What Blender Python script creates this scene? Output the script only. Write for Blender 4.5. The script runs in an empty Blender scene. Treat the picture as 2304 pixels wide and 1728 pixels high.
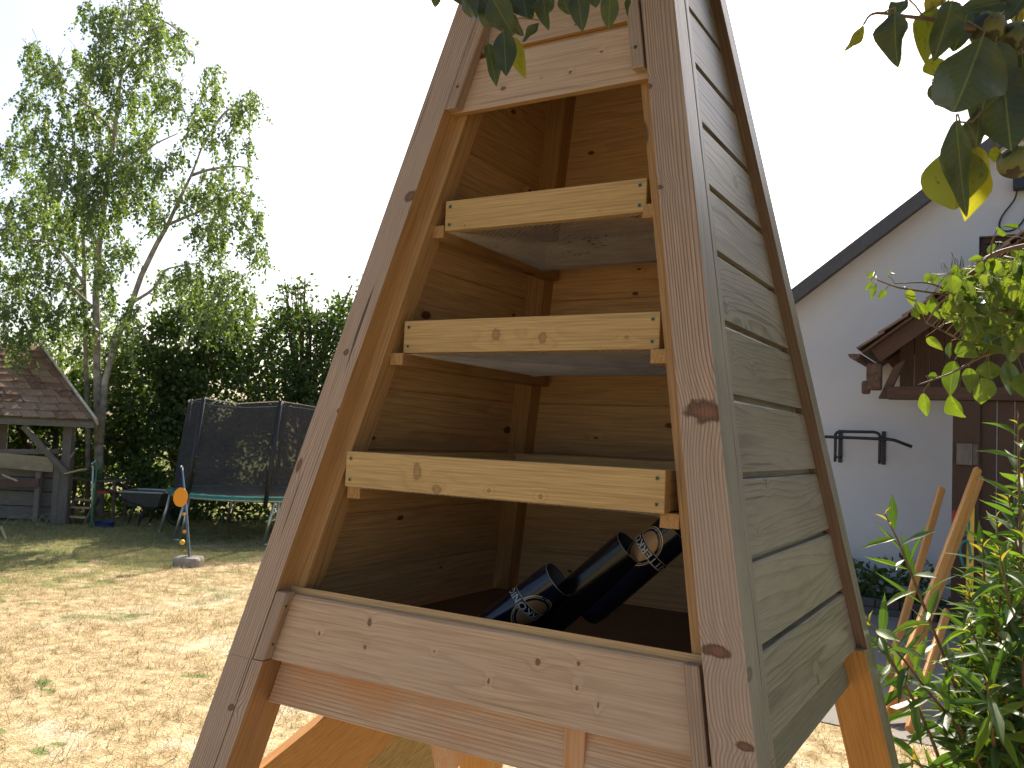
import bpy, bmesh, math, random
import numpy as np
from mathutils import Vector, Matrix

RNG = np.random.default_rng(7)
random.seed(7)
SC = bpy.context.scene
COL = SC.collection

# ------------------------------------------------------------------ camera
F_PX, IW, IH = 1959.13, 2304.0, 1728.0          # focal length in photo pixels
CAM_R = Vector((0.8602, 0.5081, 0.0431)).normalized()
CAM_F = Vector((-0.5099, 0.8581, 0.0602)).normalized()
CAM_U = CAM_R.cross(CAM_F).normalized()
CAM_R = CAM_F.cross(CAM_U).normalized()
CAM_C = Vector((0.7668, -1.5943, 1.600))
cam_data = bpy.data.cameras.new('camera')
cam_data.sensor_width = 36.0
cam_data.lens = F_PX / IW * 36.0
cam_data.clip_start = 0.05
cam_data.clip_end = 2000.0
cam_data.dof.use_dof = True
cam_data.dof.focus_distance = 1.75
cam_data.dof.aperture_fstop = 24.0
cam = bpy.data.objects.new('camera', cam_data)
COL.objects.link(cam)
M = Matrix.Identity(4)
for i in range(3):
    M[i][0], M[i][1], M[i][2], M[i][3] = CAM_R[i], CAM_U[i], -CAM_F[i], CAM_C[i]
cam.matrix_world = M
SC.camera = cam

# ------------------------------------------------------------------ light
SUN_AZ = math.radians(-17.0)     # from +Y towards +X
SUN_EL = math.radians(42.0)
SUN_DIR = Vector((math.sin(SUN_AZ) * math.cos(SUN_EL), math.cos(SUN_AZ) * math.cos(SUN_EL), math.sin(SUN_EL)))
world = bpy.data.worlds.new('World')
SC.world = world
world.use_nodes = True
wn = world.node_tree.nodes
wn.clear()
sky = wn.new('ShaderNodeTexSky')
sky.sky_type = 'NISHITA'
sky.sun_disc = False
sky.sun_elevation = SUN_EL
sky.sun_rotation = SUN_AZ
sky.air_density = 1.0
sky.dust_density = 3.0
sky.ozone_density = 1.0
bg = wn.new('ShaderNodeBackground')
bg.inputs['Strength'].default_value = 0.10
wo = wn.new('ShaderNodeOutputWorld')
world.node_tree.links.new(sky.outputs[0], bg.inputs[0])
world.node_tree.links.new(bg.outputs[0], wo.inputs[0])
sun_data = bpy.data.lights.new('sun', 'SUN')
sun_data.energy = 4.5
sun_data.angle = math.radians(0.55)
sun_data.color = (1.0, 0.91, 0.76)
sun = bpy.data.objects.new('sun', sun_data)
COL.objects.link(sun)
sun.location = (0, 0, 30)
sun.rotation_euler = (-SUN_DIR).to_track_quat('-Z', 'Y').to_euler()

SC.view_settings.view_transform = 'Standard'
SC.view_settings.look = 'None'
SC.view_settings.exposure = 1.22
SC.view_settings.gamma = 1.0
SC.view_settings.use_curve_mapping = False
SC.cycles.max_bounces = 8
SC.cycles.diffuse_bounces = 5
SC.cycles.transparent_max_bounces = 12

# ------------------------------------------------------------------ helpers
def ray(px, py):
    return CAM_R * ((px - IW / 2) / F_PX) - CAM_U * ((py - IH / 2) / F_PX) + CAM_F

def at(px, py, depth):
    """World point seen at photo pixel (px,py), 'depth' metres along the view axis."""
    return CAM_C + ray(px, py) * depth

def at_y(px, py, y):
    r = ray(px, py)
    return CAM_C + r * ((y - CAM_C.y) / r.y)

def at_z(px, py, z=0.0):
    r = ray(px, py)
    return CAM_C + r * ((z - CAM_C.z) / r.z)

ORIGIN = {}
def wloc(o):
    return ORIGIN.get(o.name, Vector((0, 0, 0))) if o is not None else Vector((0, 0, 0))

def tag(o, label=None, cat=None, group=None, kind=None):
    if label: o['label'] = label
    if cat: o['category'] = cat
    if group: o['group'] = group
    if kind: o['kind'] = kind
    return o

def thing(name, loc, label, cat, group=None):
    o = bpy.data.objects.new(name, None)
    COL.objects.link(o)
    o.location = loc
    o.empty_display_size = 0.1
    ORIGIN[o.name] = Vector(loc)
    return tag(o, label, cat, group)

class MB:
    """Collects faces in world space, then links ONE mesh object."""
    def __init__(self):
        self.v, self.f, self.m, self.g = [], [], [], []
    def add(self, verts, faces, mat=0, grain=None):
        b = len(self.v)
        self.v += [Vector(p) for p in verts]
        self.g += list(grain) if grain is not None else [(0, 0, 0)] * len(verts)
        for i, f in enumerate(faces):
            self.f.append([b + k for k in f])
            self.m.append(mat[i] if isinstance(mat, (list, tuple)) else mat)
        return self
    def build(self, name, mats, parent=None, smooth=False, bevel=0.0, origin=None):
        if not isinstance(mats, (list, tuple)): mats = [mats]
        o_w = wloc(parent) if parent is not None else (Vector(origin) if origin is not None else Vector((0, 0, 0)))
        me = bpy.data.meshes.new(name)
        me.from_pydata([p - o_w for p in self.v], [], self.f)
        for mt in mats: me.materials.append(mt)
        me.polygons.foreach_set('material_index', self.m)
        if smooth: me.polygons.foreach_set('use_smooth', [True] * len(me.polygons))
        at_ = me.attributes.new('grain', 'FLOAT_VECTOR', 'POINT')
        at_.data.foreach_set('vector', np.array(self.g, dtype=np.float32).ravel())
        me.update()
        o = bpy.data.objects.new(name, me)
        COL.objects.link(o)
        if parent is not None:
            o.parent = parent
        else:
            o.location = o_w
        ORIGIN[o.name] = o_w
        if bevel > 0:
            bv = o.modifiers.new('bevel', 'BEVEL')
            bv.width = bevel; bv.segments = 2; bv.limit_method = 'ANGLE'; bv.angle_limit = 0.6
        return o

def grain_for(verts, o, u, v, w, off=None):
    if off is None:
        off = Vector((random.uniform(0, 40), random.uniform(-3, 3), random.uniform(-3, 3)))
    return [((p - o).dot(u) + off.x, (p - o).dot(v) + off.y, (p - o).dot(w) + off.z) for p in map(Vector, verts)]

HEXF = [(0, 3, 2, 1), (4, 5, 6, 7), (0, 1, 5, 4), (1, 2, 6, 5), (2, 3, 7, 6), (3, 0, 4, 7)]
def hexa(mb, c, mat=0, along=0, off=None):
    """c: 8 corners (bottom ring 0-3, top ring 4-7). along: 0 -> edge 0-1 is the grain, 1 -> 0-3, 2 -> 0-4"""
    c = [Vector(p) for p in c]
    e = [(c[1] - c[0]).normalized(), (c[3] - c[0]).normalized(), (c[4] - c[0]).normalized()]
    u = e[along]; v, w = [e[i] for i in range(3) if i != along]
    mid = sum(c, Vector()) / 8
    lens = [(c[1] - c[0]).length, (c[3] - c[0]).length, (c[4] - c[0]).length]
    o2 = [i for i in range(3) if i != along]
    if lens[o2[1]] > lens[o2[0]]: v, w = w, v
    v = (v - u * v.dot(u)).normalized(); w = u.cross(v)
    mb.add(c, HEXF, mat, grain_for(c, mid, u, v, w, off))
    return mb

def box(mb, p0, p1, mat=0, along=None, off=None):
    x0, y0, z0 = p0; x1, y1, z1 = p1
    c = [(x0, y0, z0), (x1, y0, z0), (x1, y1, z0), (x0, y1, z0), (x0, y0, z1), (x1, y0, z1), (x1, y1, z1), (x0, y1, z1)]
    if along is None:
        d = [abs(x1 - x0), abs(y1 - y0), abs(z1 - z0)]; along = d.index(max(d))
    return hexa(mb, c, mat, along, off)

def beam(mb, A, B, wid, thk, up=(0, 0, 1), mat=0, off=None):
    """rectangular bar from A to B; wid measured across 'side', thk along 'up'"""
    A, B = Vector(A), Vector(B)
    u = (B - A).normalized(); upv = Vector(up)
    s = u.cross(upv).normalized(); n = s.cross(u).normalized()
    s *= wid / 2; n *= thk / 2
    c = [A - s - n, B - s - n, B + s - n, A + s - n, A - s + n, B - s + n, B + s + n, A + s + n]
    return hexa(mb, c, mat, 0, off)

def tube(mb, pts, rad, n=8, mat=0, caps=True):
    pts = [Vector(p) for p in pts]
    if not isinstance(rad, (list, tuple)): rad = [rad] * len(pts)
    rings = []; prev = None; L = 0; verts = []; gr = []
    for i, p in enumerate(pts):
        t = (pts[min(i + 1, len(pts) - 1)] - pts[max(i - 1, 0)]).normalized()
        if prev is None:
            a = t.orthogonal().normalized()
        else:
            a = (prev - t * prev.dot(t))
            a = a.normalized() if a.length > 1e-6 else t.orthogonal().normalized()
        prev = a; b = t.cross(a)
        if i: L += (p - pts[i - 1]).length
        for k in range(n):
            th = 2 * math.pi * k / n
            verts.append(p + (a * math.cos(th) + b * math.sin(th)) * rad[i])
            gr.append((L, math.cos(th) * rad[i], math.sin(th) * rad[i]))
    faces = []
    for i in range(len(pts) - 1):
        for k in range(n):
            k2 = (k + 1) % n
            faces.append((i * n + k, i * n + k2, (i + 1) * n + k2, (i + 1) * n + k))
    if caps:
        faces.append(tuple(range(n))[::-1]); faces.append(tuple((len(pts) - 1) * n + k for k in range(n)))
    mb.add(verts, faces, mat, gr)
    return mb

def bez(pts, n=24):
    """Catmull-Rom through points"""
    P = [Vector(p) for p in pts]; P = [P[0] * 2 - P[1]] + P + [P[-1] * 2 - P[-2]]
    out = []; seg = len(P) - 3; m = max(2, n // seg)
    for i in range(seg):
        for j in range(m):
            t = j / m
            a, b, c, d = P[i:i + 4]
            out.append(0.5 * ((2 * b) + (c - a) * t + (2 * a - 5 * b + 4 * c - d) * t * t + (3 * b - a - 3 * c + d) * t ** 3))
    out.append(P[-2]); return out

def fast_mesh(name, V, Fq, mats, parent=None, attr=None, smooth=False, mat_idx=None, origin=None):
    """V (n,3) numpy, Fq (m,k) numpy faces with equal vertex count"""
    o_w = wloc(parent) if parent is not None else (Vector(origin) if origin is not None else Vector((0, 0, 0)))
    V = np.asarray(V, np.float32) - np.array(o_w, np.float32)
    me = bpy.data.meshes.new(name)
    k = Fq.shape[1]
    me.vertices.add(len(V)); me.vertices.foreach_set('co', V.ravel())
    me.loops.add(Fq.size); me.loops.foreach_set('vertex_index', Fq.astype(np.int32).ravel())
    me.polygons.add(len(Fq)); me.polygons.foreach_set('loop_start', np.arange(0, Fq.size, k, dtype=np.int32))
    for m in (mats if isinstance(mats, (list, tuple)) else [mats]): me.materials.append(m)
    if mat_idx is not None: me.polygons.foreach_set('material_index', mat_idx)
    if attr is not None:
        a = me.attributes.new('tint', 'FLOAT', 'POINT'); a.data.foreach_set('value', np.asarray(attr, np.float32))
    me.update(calc_edges=True)
    if smooth: me.polygons.foreach_set('use_smooth', [True] * len(Fq))
    o = bpy.data.objects.new(name, me); COL.objects.link(o)
    if parent is not None: o.parent = parent
    else: o.location = o_w
    ORIGIN[o.name] = o_w
    return o

# ------------------------------------------------------------------ materials
class NT:
    def __init__(self, name):
        self.mat = bpy.data.materials.new(name); self.mat.use_nodes = True
        self.t = self.mat.node_tree; self.t.nodes.clear()
        self.out = self.t.nodes.new('ShaderNodeOutputMaterial')
    def n(self, typ, **kw):
        nd = self.t.nodes.new(typ)
        for k, v in kw.items(): setattr(nd, k, v)
        return nd
    def link(self, a, b): self.t.links.new(a, b)
    def put(self, sock, val):
        if hasattr(val, 'is_linked') or isinstance(val, bpy.types.NodeSocket): self.link(val, sock)
        else: sock.default_value = val
    def math(self, op, a, b=None, c=None, clamp=False):
        nd = self.n('ShaderNodeMath', operation=op, use_clamp=clamp)
        self.put(nd.inputs[0], a)
        if b is not None: self.put(nd.inputs[1], b)
        if c is not None: self.put(nd.inputs[2], c)
        return nd.outputs[0]
    def vmul(self, v, s):
        nd = self.n('ShaderNodeVectorMath', operation='MULTIPLY'); self.put(nd.inputs[0], v); nd.inputs[1].default_value = s
        return nd.outputs[0]
    def vadd(self, v, s):
        nd = self.n('ShaderNodeVectorMath', operation='ADD'); self.put(nd.inputs[0], v); self.put(nd.inputs[1], s)
        return nd.outputs[0]
    def noise(self, vec, scale, detail=3.0, rough=0.55, dist=0.0):
        nd = self.n('ShaderNodeTexNoise'); self.link(vec, nd.inputs['Vector'])
        nd.inputs['Scale'].default_value = scale; nd.inputs['Detail'].default_value = detail
        nd.inputs['Roughness'].default_value = rough; nd.inputs['Distortion'].default_value = dist
        return nd.outputs['Fac']
    def ramp(self, fac, stops, interp='LINEAR'):
        nd = self.n('ShaderNodeValToRGB'); self.link(fac, nd.inputs[0])
        cr = nd.color_ramp; cr.interpolation = interp
        while len(cr.elements) < len(stops): cr.elements.new(0.5)
        for e, (p, c) in zip(cr.elements, stops):
            e.position = p; e.color = (*c, 1) if len(c) == 3 else c
        return nd.outputs[0]
    def mix(self, fac, a, b, mode='MIX'):
        nd = self.n('ShaderNodeMix', data_type='RGBA', blend_type=mode)
        self.put(nd.inputs[0], fac)
        for s, v in ((nd.inputs[6], a), (nd.inputs[7], b)):
            if isinstance(v, tuple): s.default_value = (*v, 1) if len(v) == 3 else v
            else: self.link(v, s)
        return nd.outputs[2]
    def maprange(self, v, a, b, c=0.0, d=1.0, smooth=False):
        nd = self.n('ShaderNodeMapRange'); self.put(nd.inputs[0], v)
        if smooth: nd.interpolation_type = 'SMOOTHSTEP'
        for i, x in enumerate((a, b, c, d)): nd.inputs[i + 1].default_value = x
        return nd.outputs[0]
    def bump(self, h, strength=0.3, dist=0.002):
        nd = self.n('ShaderNodeBump'); self.link(h, nd.inputs['Height'])
        nd.inputs['Strength'].default_value = strength; nd.inputs['Distance'].default_value = dist
        return nd.outputs[0]
    def bsdf(self, color, rough=0.6, normal=None, spec=0.4, metal=0.0, **kw):
        nd = self.n('ShaderNodeBsdfPrincipled')
        self.put(nd.inputs['Base Color'], (*color, 1) if isinstance(color, tuple) and len(color) == 3 else color)
        self.put(nd.inputs['Roughness'], rough)
        nd.inputs['Specular IOR Level'].default_value = spec; nd.inputs['Metallic'].default_value = metal
        if normal is not None: self.link(normal, nd.inputs['Normal'])
        return nd.outputs[0]
    def done(self, sh):
        self.link(sh, self.out.inputs['Surface']); return self.mat

def wood(name, light, dark, knot=(0.12, 0.06, 0.035), freq=110.0, contrast=0.7, wav=1.0, knots=0.5, blotch=None, blotch_amt=0.0,
         rough=0.62, relief=0.35, fibre=0.25, spec=0.3, ksx=3.6, ksy=9.0, fixed=(), kstr=0.92, crack=0.0, vary=0.10):
    t = NT(name)
    a = t.n('ShaderNodeAttribute', attribute_name='grain')
    g = a.outputs['Vector']
    sep = t.n('ShaderNodeSeparateXYZ'); t.link(g, sep.inputs[0])
    u, v, w = sep.outputs
    n1 = t.math('SUBTRACT', t.noise(t.vmul(g, (0.75, 6.0, 6.0)), 1.0, 2.0), 0.5)
    n2 = t.math('SUBTRACT', t.noise(t.vmul(g, (3.2, 24.0, 24.0)), 1.0, 2.0), 0.5)
    vor = t.n('ShaderNodeTexVoronoi', voronoi_dimensions='2D', feature='F1')
    t.link(t.vmul(g, (ksx, ksy, 1)), vor.inputs['Vector']); vor.inputs['Scale'].default_value = 1.0
    kd = vor.outputs['Distance']
    sc = t.n('ShaderNodeSeparateColor'); t.link(vor.outputs['Color'], sc.inputs[0])
    keep = t.math('LESS_THAN', sc.outputs[0], knots)
    krad = t.math('MULTIPLY_ADD', t.math('POWER', sc.outputs[1], 2.5), 0.10, 0.035)
    kin = t.math('MULTIPLY', t.math('SUBTRACT', 1.0, t.math('DIVIDE', kd, krad), clamp=True), keep)
    kmask = t.maprange(kin, 0.0, 0.45, 0, 1, True)
    halo = t.math('MULTIPLY', t.math('POWER', 2.718, t.math('MULTIPLY', t.math('MULTIPLY', kd, kd), -34.0)), keep)
    if fixed:
        best = None
        for (ku, kv, ru, rv) in fixed:
            du = t.math('MULTIPLY', t.math('SUBTRACT', u, ku), 1 / ru); dv = t.math('MULTIPLY', t.math('SUBTRACT', v, kv), 1 / rv)
            d = t.math('SQRT', t.math('ADD', t.math('MULTIPLY', du, du), t.math('MULTIPLY', dv, dv)))
            best = d if best is None else t.math('MINIMUM', best, d)
        jit = t.math('MULTIPLY', t.math('SUBTRACT', t.noise(t.vmul(g, (60.0, 60.0, 60.0)), 1.0, 2.0), 0.5), 1.1)
        kf = t.math('SUBTRACT', 1.0, t.math('ADD', best, jit), clamp=True)
        kin = t.math('MAXIMUM', kin, kf); kmask = t.math('MAXIMUM', kmask, t.maprange(kf, 0.0, 0.35, 0, 1, True))
        halo = t.math('MAXIMUM', halo, t.math('POWER', 2.718, t.math('MULTIPLY', t.math('MULTIPLY', best, best), -0.16)))
    rr = t.math('MULTIPLY', t.math('ADD', v, t.math('MULTIPLY', n1, 0.10 * wav)), freq)
    rr = t.math('ADD', rr, t.math('MULTIPLY', n2, 1.3 * wav))
    rr = t.math('ADD', rr, t.math('MULTIPLY', halo, max(.7, freq * .013)))
    # uneven ring spacing
    rr = t.math('ADD', rr, t.math('MULTIPLY', t.noise(t.vmul(g, (0.2, 18.0, 18.0)), 1.0, 1.0), 5.0))
    fr = t.math('FRACT', rr)
    ring = t.ramp(fr, [(0.0, (0, 0, 0)), (0.55, (0.22, 0.22, 0.22)), (0.86, (1, 1, 1)), (1.0, (0.0, 0.0, 0.0))])
    fib = t.noise(t.vmul(g, (9.0, 420.0, 420.0)), 1.0, 2.0)
    vis = t.maprange(t.noise(t.vmul(g, (1.3, 9.0, 9.0)), 1.0, 2.0), 0.3, 0.7, 0.45, 1.0)
    fac = t.math('MULTIPLY', t.math('MULTIPLY', ring, contrast), vis)
    colr = t.mix(fac, light, dark)
    fm = t.maprange(fib, 0.3, 0.7, 1.0 - fibre, 1.0 + fibre * 0.5)
    cmb = t.n('ShaderNodeCombineColor'); [t.link(fm, cmb.inputs[i]) for i in range(3)]
    colr = t.mix(1.0, colr, cmb.outputs[0], 'MULTIPLY')
    if blotch is not None:
        bn = t.maprange(t.noise(t.vmul(g, (2.2, 6.0, 6.0)), 1.0, 4.0, 0.6), 0.38, 0.68, 0, blotch_amt, True)
        colr = t.mix(bn, colr, blotch)
    kcol = t.mix(t.maprange(kin, 0.2, 0.75, 0, 1), tuple(c * 0.55 for c in knot), tuple(c * 1.35 for c in knot))
    colr = t.mix(t.math('MULTIPLY', kmask, kstr), colr, kcol)
    if crack > 0:
        ck = t.maprange(t.noise(t.vmul(g, (1.6, 75.0, 75.0)), 1.0, 1.0), 0.70, 0.735, 0, crack, True)
        colr = t.mix(ck, colr, tuple(c * .18 for c in dark))
    vr = t.maprange(t.n('ShaderNodeObjectInfo').outputs['Random'], 0, 1, 1 - vary, 1 + vary)
    vc = t.n('ShaderNodeCombineColor'); [t.link(vr, vc.inputs[i]) for i in range(3)]
    colr = t.mix(1.0, colr, vc.outputs[0], 'MULTIPLY')
    hgt = t.math('ADD', t.math('MULTIPLY', ring, -0.6), t.math('MULTIPLY', fib, 0.5))
    hgt = t.math('SUBTRACT', hgt, t.math('MULTIPLY', kmask, 0.5))
    return t.done(t.bsdf(colr, rough, t.bump(hgt, relief, 0.0012), spec))

def plain(name, col, rough=0.6, metal=0.0, spec=0.4, vary=0.15, scale=20.0, bump=0.0):
    t = NT(name)
    tc = t.n('ShaderNodeTexCoord').outputs['Object']
    n = t.noise(tc, scale, 4.0)
    c = t.mix(t.maprange(n, 0.3, 0.7), tuple(x * (1 - vary) for x in col), tuple(min(1, x * (1 + vary)) for x in col))
    return t.done(t.bsdf(c, rough, t.bump(n, bump, 0.004) if bump else None, spec, metal))

def leaf_mat(name, stops, trans=0.42, rough=0.45, tcol=(1.25, 1.35, 0.45), spec=0.4, veins=False):
    t = NT(name)
    a = t.n('ShaderNodeAttribute', attribute_name='tint').outputs['Fac']
    oi = t.n('ShaderNodeObjectInfo').outputs['Random']
    f = t.math('FRACT', t.math('ADD', a, t.math('MULTIPLY', oi, 0.999 if veins else 0.0)))
    c = t.ramp(f, stops)
    normal = None
    if veins:
        g = t.n('ShaderNodeAttribute', attribute_name='grain').outputs['Vector']
        sep = t.n('ShaderNodeSeparateXYZ'); t.link(g, sep.inputs[0])
        av = t.math('ABSOLUTE', sep.outputs[1])
        mid = t.maprange(av, 0.012, 0.045, 0.8, 0, True)
        nz = t.noise(t.vmul(g, (7, 7, 7)), 1.0, 3.0)
        lat = t.math('SINE', t.math('MULTIPLY', t.math('SUBTRACT', t.math('ADD', sep.outputs[0], t.math('MULTIPLY', nz, 0.05)), t.math('MULTIPLY', av, 0.16)), 70.0))
        lat = t.maprange(lat, 0.85, 1.0, 0, 0.16)
        vein = t.math('MAXIMUM', mid, lat)
        c = t.mix(t.math('MULTIPLY', vein, 0.55), c, (0.22, 0.26, 0.07))
        nb = t.maprange(t.noise(t.vmul(g, (3, 2, 1)), 1.6, 4.0, 0.6), 0.57, 0.68, 0, 0.65, True)
        c = t.mix(nb, c, (0.055, 0.05, 0.02))
        normal = t.bump(t.math('ADD', t.math('MULTIPLY', vein, -1.0), nz), 0.25, 0.002)
    p = t.bsdf(c, rough, normal, spec)
    tr = t.n('ShaderNodeBsdfTranslucent')
    t.link(t.mix(1.0, c, tcol, 'MULTIPLY'), tr.inputs[0])
    mx = t.n('ShaderNodeMixShader'); mx.inputs[0].default_value = trans
    t.link(p, mx.inputs[1]); t.link(tr.outputs[0], mx.inputs[2])
    return t.done(mx.outputs[0])

W_FRONT = wood('weathered_larch', (0.450, 0.306, 0.217), (0.168, 0.095, 0.064), freq=150, contrast=0.8, wav=0.55, knots=0.13, blotch=(0.315, 0.25, 0.20), blotch_amt=0.5, relief=0.6)
W_GREY = wood('greyed_spruce', (0.218, 0.198, 0.142), (0.085, 0.072, 0.047), knot=(0.10, 0.085, 0.05), freq=75, contrast=0.85, wav=1.5, knots=0.22, blotch=(0.285, 0.25, 0.19), blotch_amt=0.6, crack=0.5, vary=0.14, rough=0.36, relief=0.45, spec=0.6, ksx=9.0, ksy=8.0)
W_BOARD = wood('pale_weathered_spruce', (0.471, 0.316, 0.205), (0.283, 0.151, 0.089), knot=(0.11, 0.05, 0.03), freq=55, contrast=0.5, wav=1.9, knots=0.42, blotch=(0.40, 0.30, 0.235), blotch_amt=0.6, relief=0.25, ksx=7.0, ksy=17.0)
W_FRESH_BOUNCE = wood('fresh_larch_bounce_warmed', (0.464, 0.266, 0.110), (0.285, 0.136, 0.047), freq=90, contrast=0.6, wav=1.0, knots=0.2, relief=0.2)  # fresh wood, with warm ground bounce on undersides put into its colour
W_INNER = wood('inner_spruce', (0.674, 0.423, 0.200), (0.380, 0.192, 0.083), knot=(0.09, 0.03, 0.015), freq=50, contrast=0.45, wav=1.6, knots=0.3, relief=0.2, ksx=6.0, ksy=12.0)
W_TRAY = wood('tray_spruce', (0.521, 0.348, 0.151), (0.385, 0.219, 0.080), knot=(0.20, 0.11, 0.045), freq=95, contrast=0.5, wav=1.3, knots=0.30, relief=0.15, ksx=5.0, ksy=13.0)
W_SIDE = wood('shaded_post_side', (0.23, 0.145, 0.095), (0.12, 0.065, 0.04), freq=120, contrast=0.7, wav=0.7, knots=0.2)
W_GREYD = wood('greyed_beam_shaded', (0.157, 0.153, 0.102), (0.093, 0.090, 0.055), freq=75, contrast=0.5, wav=1.0, knots=0.2, relief=0.5)  # greyed wood, darkened in colour for the shadow below the planks
W_ORANGE = wood('oiled_larch_bounce_warmed', (0.50, 0.25, 0.07), (0.33, 0.14, 0.035), freq=60, contrast=0.5, wav=1.6, knots=0.3, rough=0.5, relief=0.2)  # oiled wood plus orange light bounced off the ground, both in the colour
W_BEAM = wood('stained_larch_beam', (0.62, 0.44, 0.31), (0.36, 0.20, 0.12), freq=150, contrast=0.9, wav=0.16, knots=0.2, blotch=(0.55, 0.24, 0.075), blotch_amt=0.75, relief=0.5)
W_ROUGH = wood('rough_sawn_board', (0.42, 0.30, 0.12), (0.22, 0.14, 0.05), freq=120, contrast=0.7, wav=2.5, knots=0.1, relief=0.8, fibre=0.5)
W_OLD = wood('old_grey_timber', (0.20, 0.165, 0.13), (0.09, 0.07, 0.055), freq=70, contrast=0.7, wav=1.0, knots=0.15, relief=0.6, fibre=0.5)
W_PALE = wood('pale_board', (0.58, 0.43, 0.24), (0.40, 0.27, 0.13), freq=40, contrast=0.4, wav=1.5, knots=0.2)
W_PALE2 = wood('weathered_pale_board', (0.42, 0.33, 0.20), (0.26, 0.19, 0.11), freq=40, contrast=0.5, wav=1.5, knots=0.2, blotch=(0.2, 0.16, 0.12), blotch_amt=0.6)
W_PORCH = wood('brown_stained_timber', (0.084, 0.043, 0.026), (0.037, 0.018, 0.012), freq=70, contrast=0.7, wav=1.0, knots=0.15, relief=0.4)
W_FLOOR = wood('dark_floor_board', (0.190, 0.109, 0.062), (0.114, 0.057, 0.030), freq=40, contrast=0.4, wav=2.0, knots=0.2)
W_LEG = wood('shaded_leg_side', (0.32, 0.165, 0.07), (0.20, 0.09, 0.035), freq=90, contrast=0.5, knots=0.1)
W_FRAME = wood('varnished_frame_wood', (0.60, 0.27, 0.055), (0.44, 0.17, 0.03), freq=60, contrast=0.4, wav=1.0, knots=0.1, rough=0.38)
SCREW = plain('screw_steel', (0.30, 0.25, 0.15), 0.35, 0.9)
DARKHOLE = plain('screw_recess', (0.02, 0.018, 0.015), 0.8)
WIRE = plain('galvanised_wire', (0.42, 0.41, 0.42), 0.45, 0.3)
BLACKMETAL = plain('black_powder_coat', (0.018, 0.018, 0.02), 0.45)
STEEL = plain('galvanised_tube', (0.50, 0.49, 0.45), 0.38, 0.8)
STONE = plain('concrete_block', (0.36, 0.31, 0.25), 0.9, vary=0.25, scale=14, bump=0.5)
ORANGE = plain('orange_plastic', (0.80, 0.30, 0.015), 0.4, vary=0.05)
YELLOW = plain('yellow_plastic', (0.85, 0.50, 0.02), 0.35, vary=0.05)
BLUE = plain('blue_tube', (0.03, 0.16, 0.33), 0.4)
BLUEPL = plain('blue_plastic', (0.03, 0.05, 0.30), 0.4)
GREENPL = plain('green_plastic', (0.03, 0.20, 0.09), 0.4)
TEAL = plain('teal_pad', (0.02, 0.20, 0.17), 0.45)
TEALROPE = plain('teal_rope', (0.03, 0.25, 0.26), 0.7)
RED = plain('red_paint', (0.42, 0.03, 0.03), 0.45)
REDBROWN = plain('brick_red', (0.24, 0.09, 0.06), 0.8)
MATBLACK = plain('trampoline_mat', (0.05, 0.05, 0.055), 0.5)
BARK = plain('birch_bark', (0.33, 0.29, 0.24), 0.85, vary=0.5, scale=9, bump=0.3)
TWIG = plain('twig_bark', (0.16, 0.10, 0.055), 0.7, vary=0.3, scale=60, bump=0.3)
PETIOLE = plain('leaf_stalk', (0.15, 0.13, 0.045), 0.5)
FASCIA = plain('slate_grey_fascia', (0.075, 0.07, 0.075), 0.6)
PLASTERDIRT = plain('dark_plinth', (0.13, 0.12, 0.11), 0.9, vary=0.3, scale=6)
GLASS_DARK = plain('dark_window_glass', (0.012, 0.012, 0.014), 0.08, spec=0.6)
TILE = plain('clay_tile', (0.22, 0.145, 0.105), 0.8, vary=0.35, scale=9, bump=0.4)
RUST = plain('rusty_metal', (0.10, 0.055, 0.035), 0.75, vary=0.5, scale=22, bump=0.5)
CAN_IN = plain('dull_can_metal', (0.22, 0.23, 0.24), 0.35, 0.85)
GOLD = plain('gold_print', (0.55, 0.38, 0.15), 0.38, 0.3)
TANP = plain('tan_print', (0.30, 0.17, 0.085), 0.4, 0.3)
WHITEP = plain('white_print', (0.40, 0.39, 0.38), 0.4)  # white print, dimmed in colour for the shadow inside the tower
CAN_BLUE = plain('navy_can_paint', (0.007, 0.009, 0.024), 0.16, 0.3, spec=0.6)
CAN_BLACK = plain('black_can_paint', (0.004, 0.004, 0.006), 0.24, 0.2, spec=0.5)

def shingle_mat():
    t = NT('mossy_shingle')
    tc = t.n('ShaderNodeTexCoord').outputs['Object']
    oi = t.n('ShaderNodeObjectInfo').outputs['Random']
    c = t.ramp(oi, [(0, (0.15, 0.07, 0.036)), (0.4, (0.24, 0.12, 0.065)), (0.75, (0.30, 0.19, 0.12)), (1, (0.20, 0.10, 0.055))])  # browns raised so the colour carries dappled sunlight on the roof
    n = t.noise(tc, 13.0, 5.0, 0.7)
    c = t.mix(t.maprange(n, 0.5, 0.68, 0, 0.7, True), c, (0.30, 0.27, 0.22))
    return t.done(t.bsdf(c, 0.85, t.bump(n, 0.5, 0.01)))
SHINGLE = shingle_mat()

def plaster_mat():
    t = NT('white_plaster')
    tc = t.n('ShaderNodeNewGeometry').outputs['Position']
    n = t.noise(tc, 0.7, 5.0, 0.6); f = t.noise(tc, 90.0, 3.0)
    c = t.mix(t.maprange(n, 0.35, 0.7), (0.52, 0.505, 0.52), (0.585, 0.57, 0.58))
    sp = t.maprange(t.noise(tc, 5.0, 2.0), 0.735, 0.77, 0, 0.45, True)
    c = t.mix(sp, c, (0.45, 0.44, 0.43))
    sep = t.n('ShaderNodeSeparateXYZ'); t.link(tc, sep.inputs[0])
    splash = t.math('MULTIPLY', t.maprange(sep.outputs[2], 0.1, 0.9, 0.45, 0.0, True), n)
    c = t.mix(splash, c, (0.42, 0.39, 0.35))
    return t.done(t.bsdf(c, 0.9, t.bump(f, 0.25, 0.002), 0.2))
PLASTER = plaster_mat()

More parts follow.
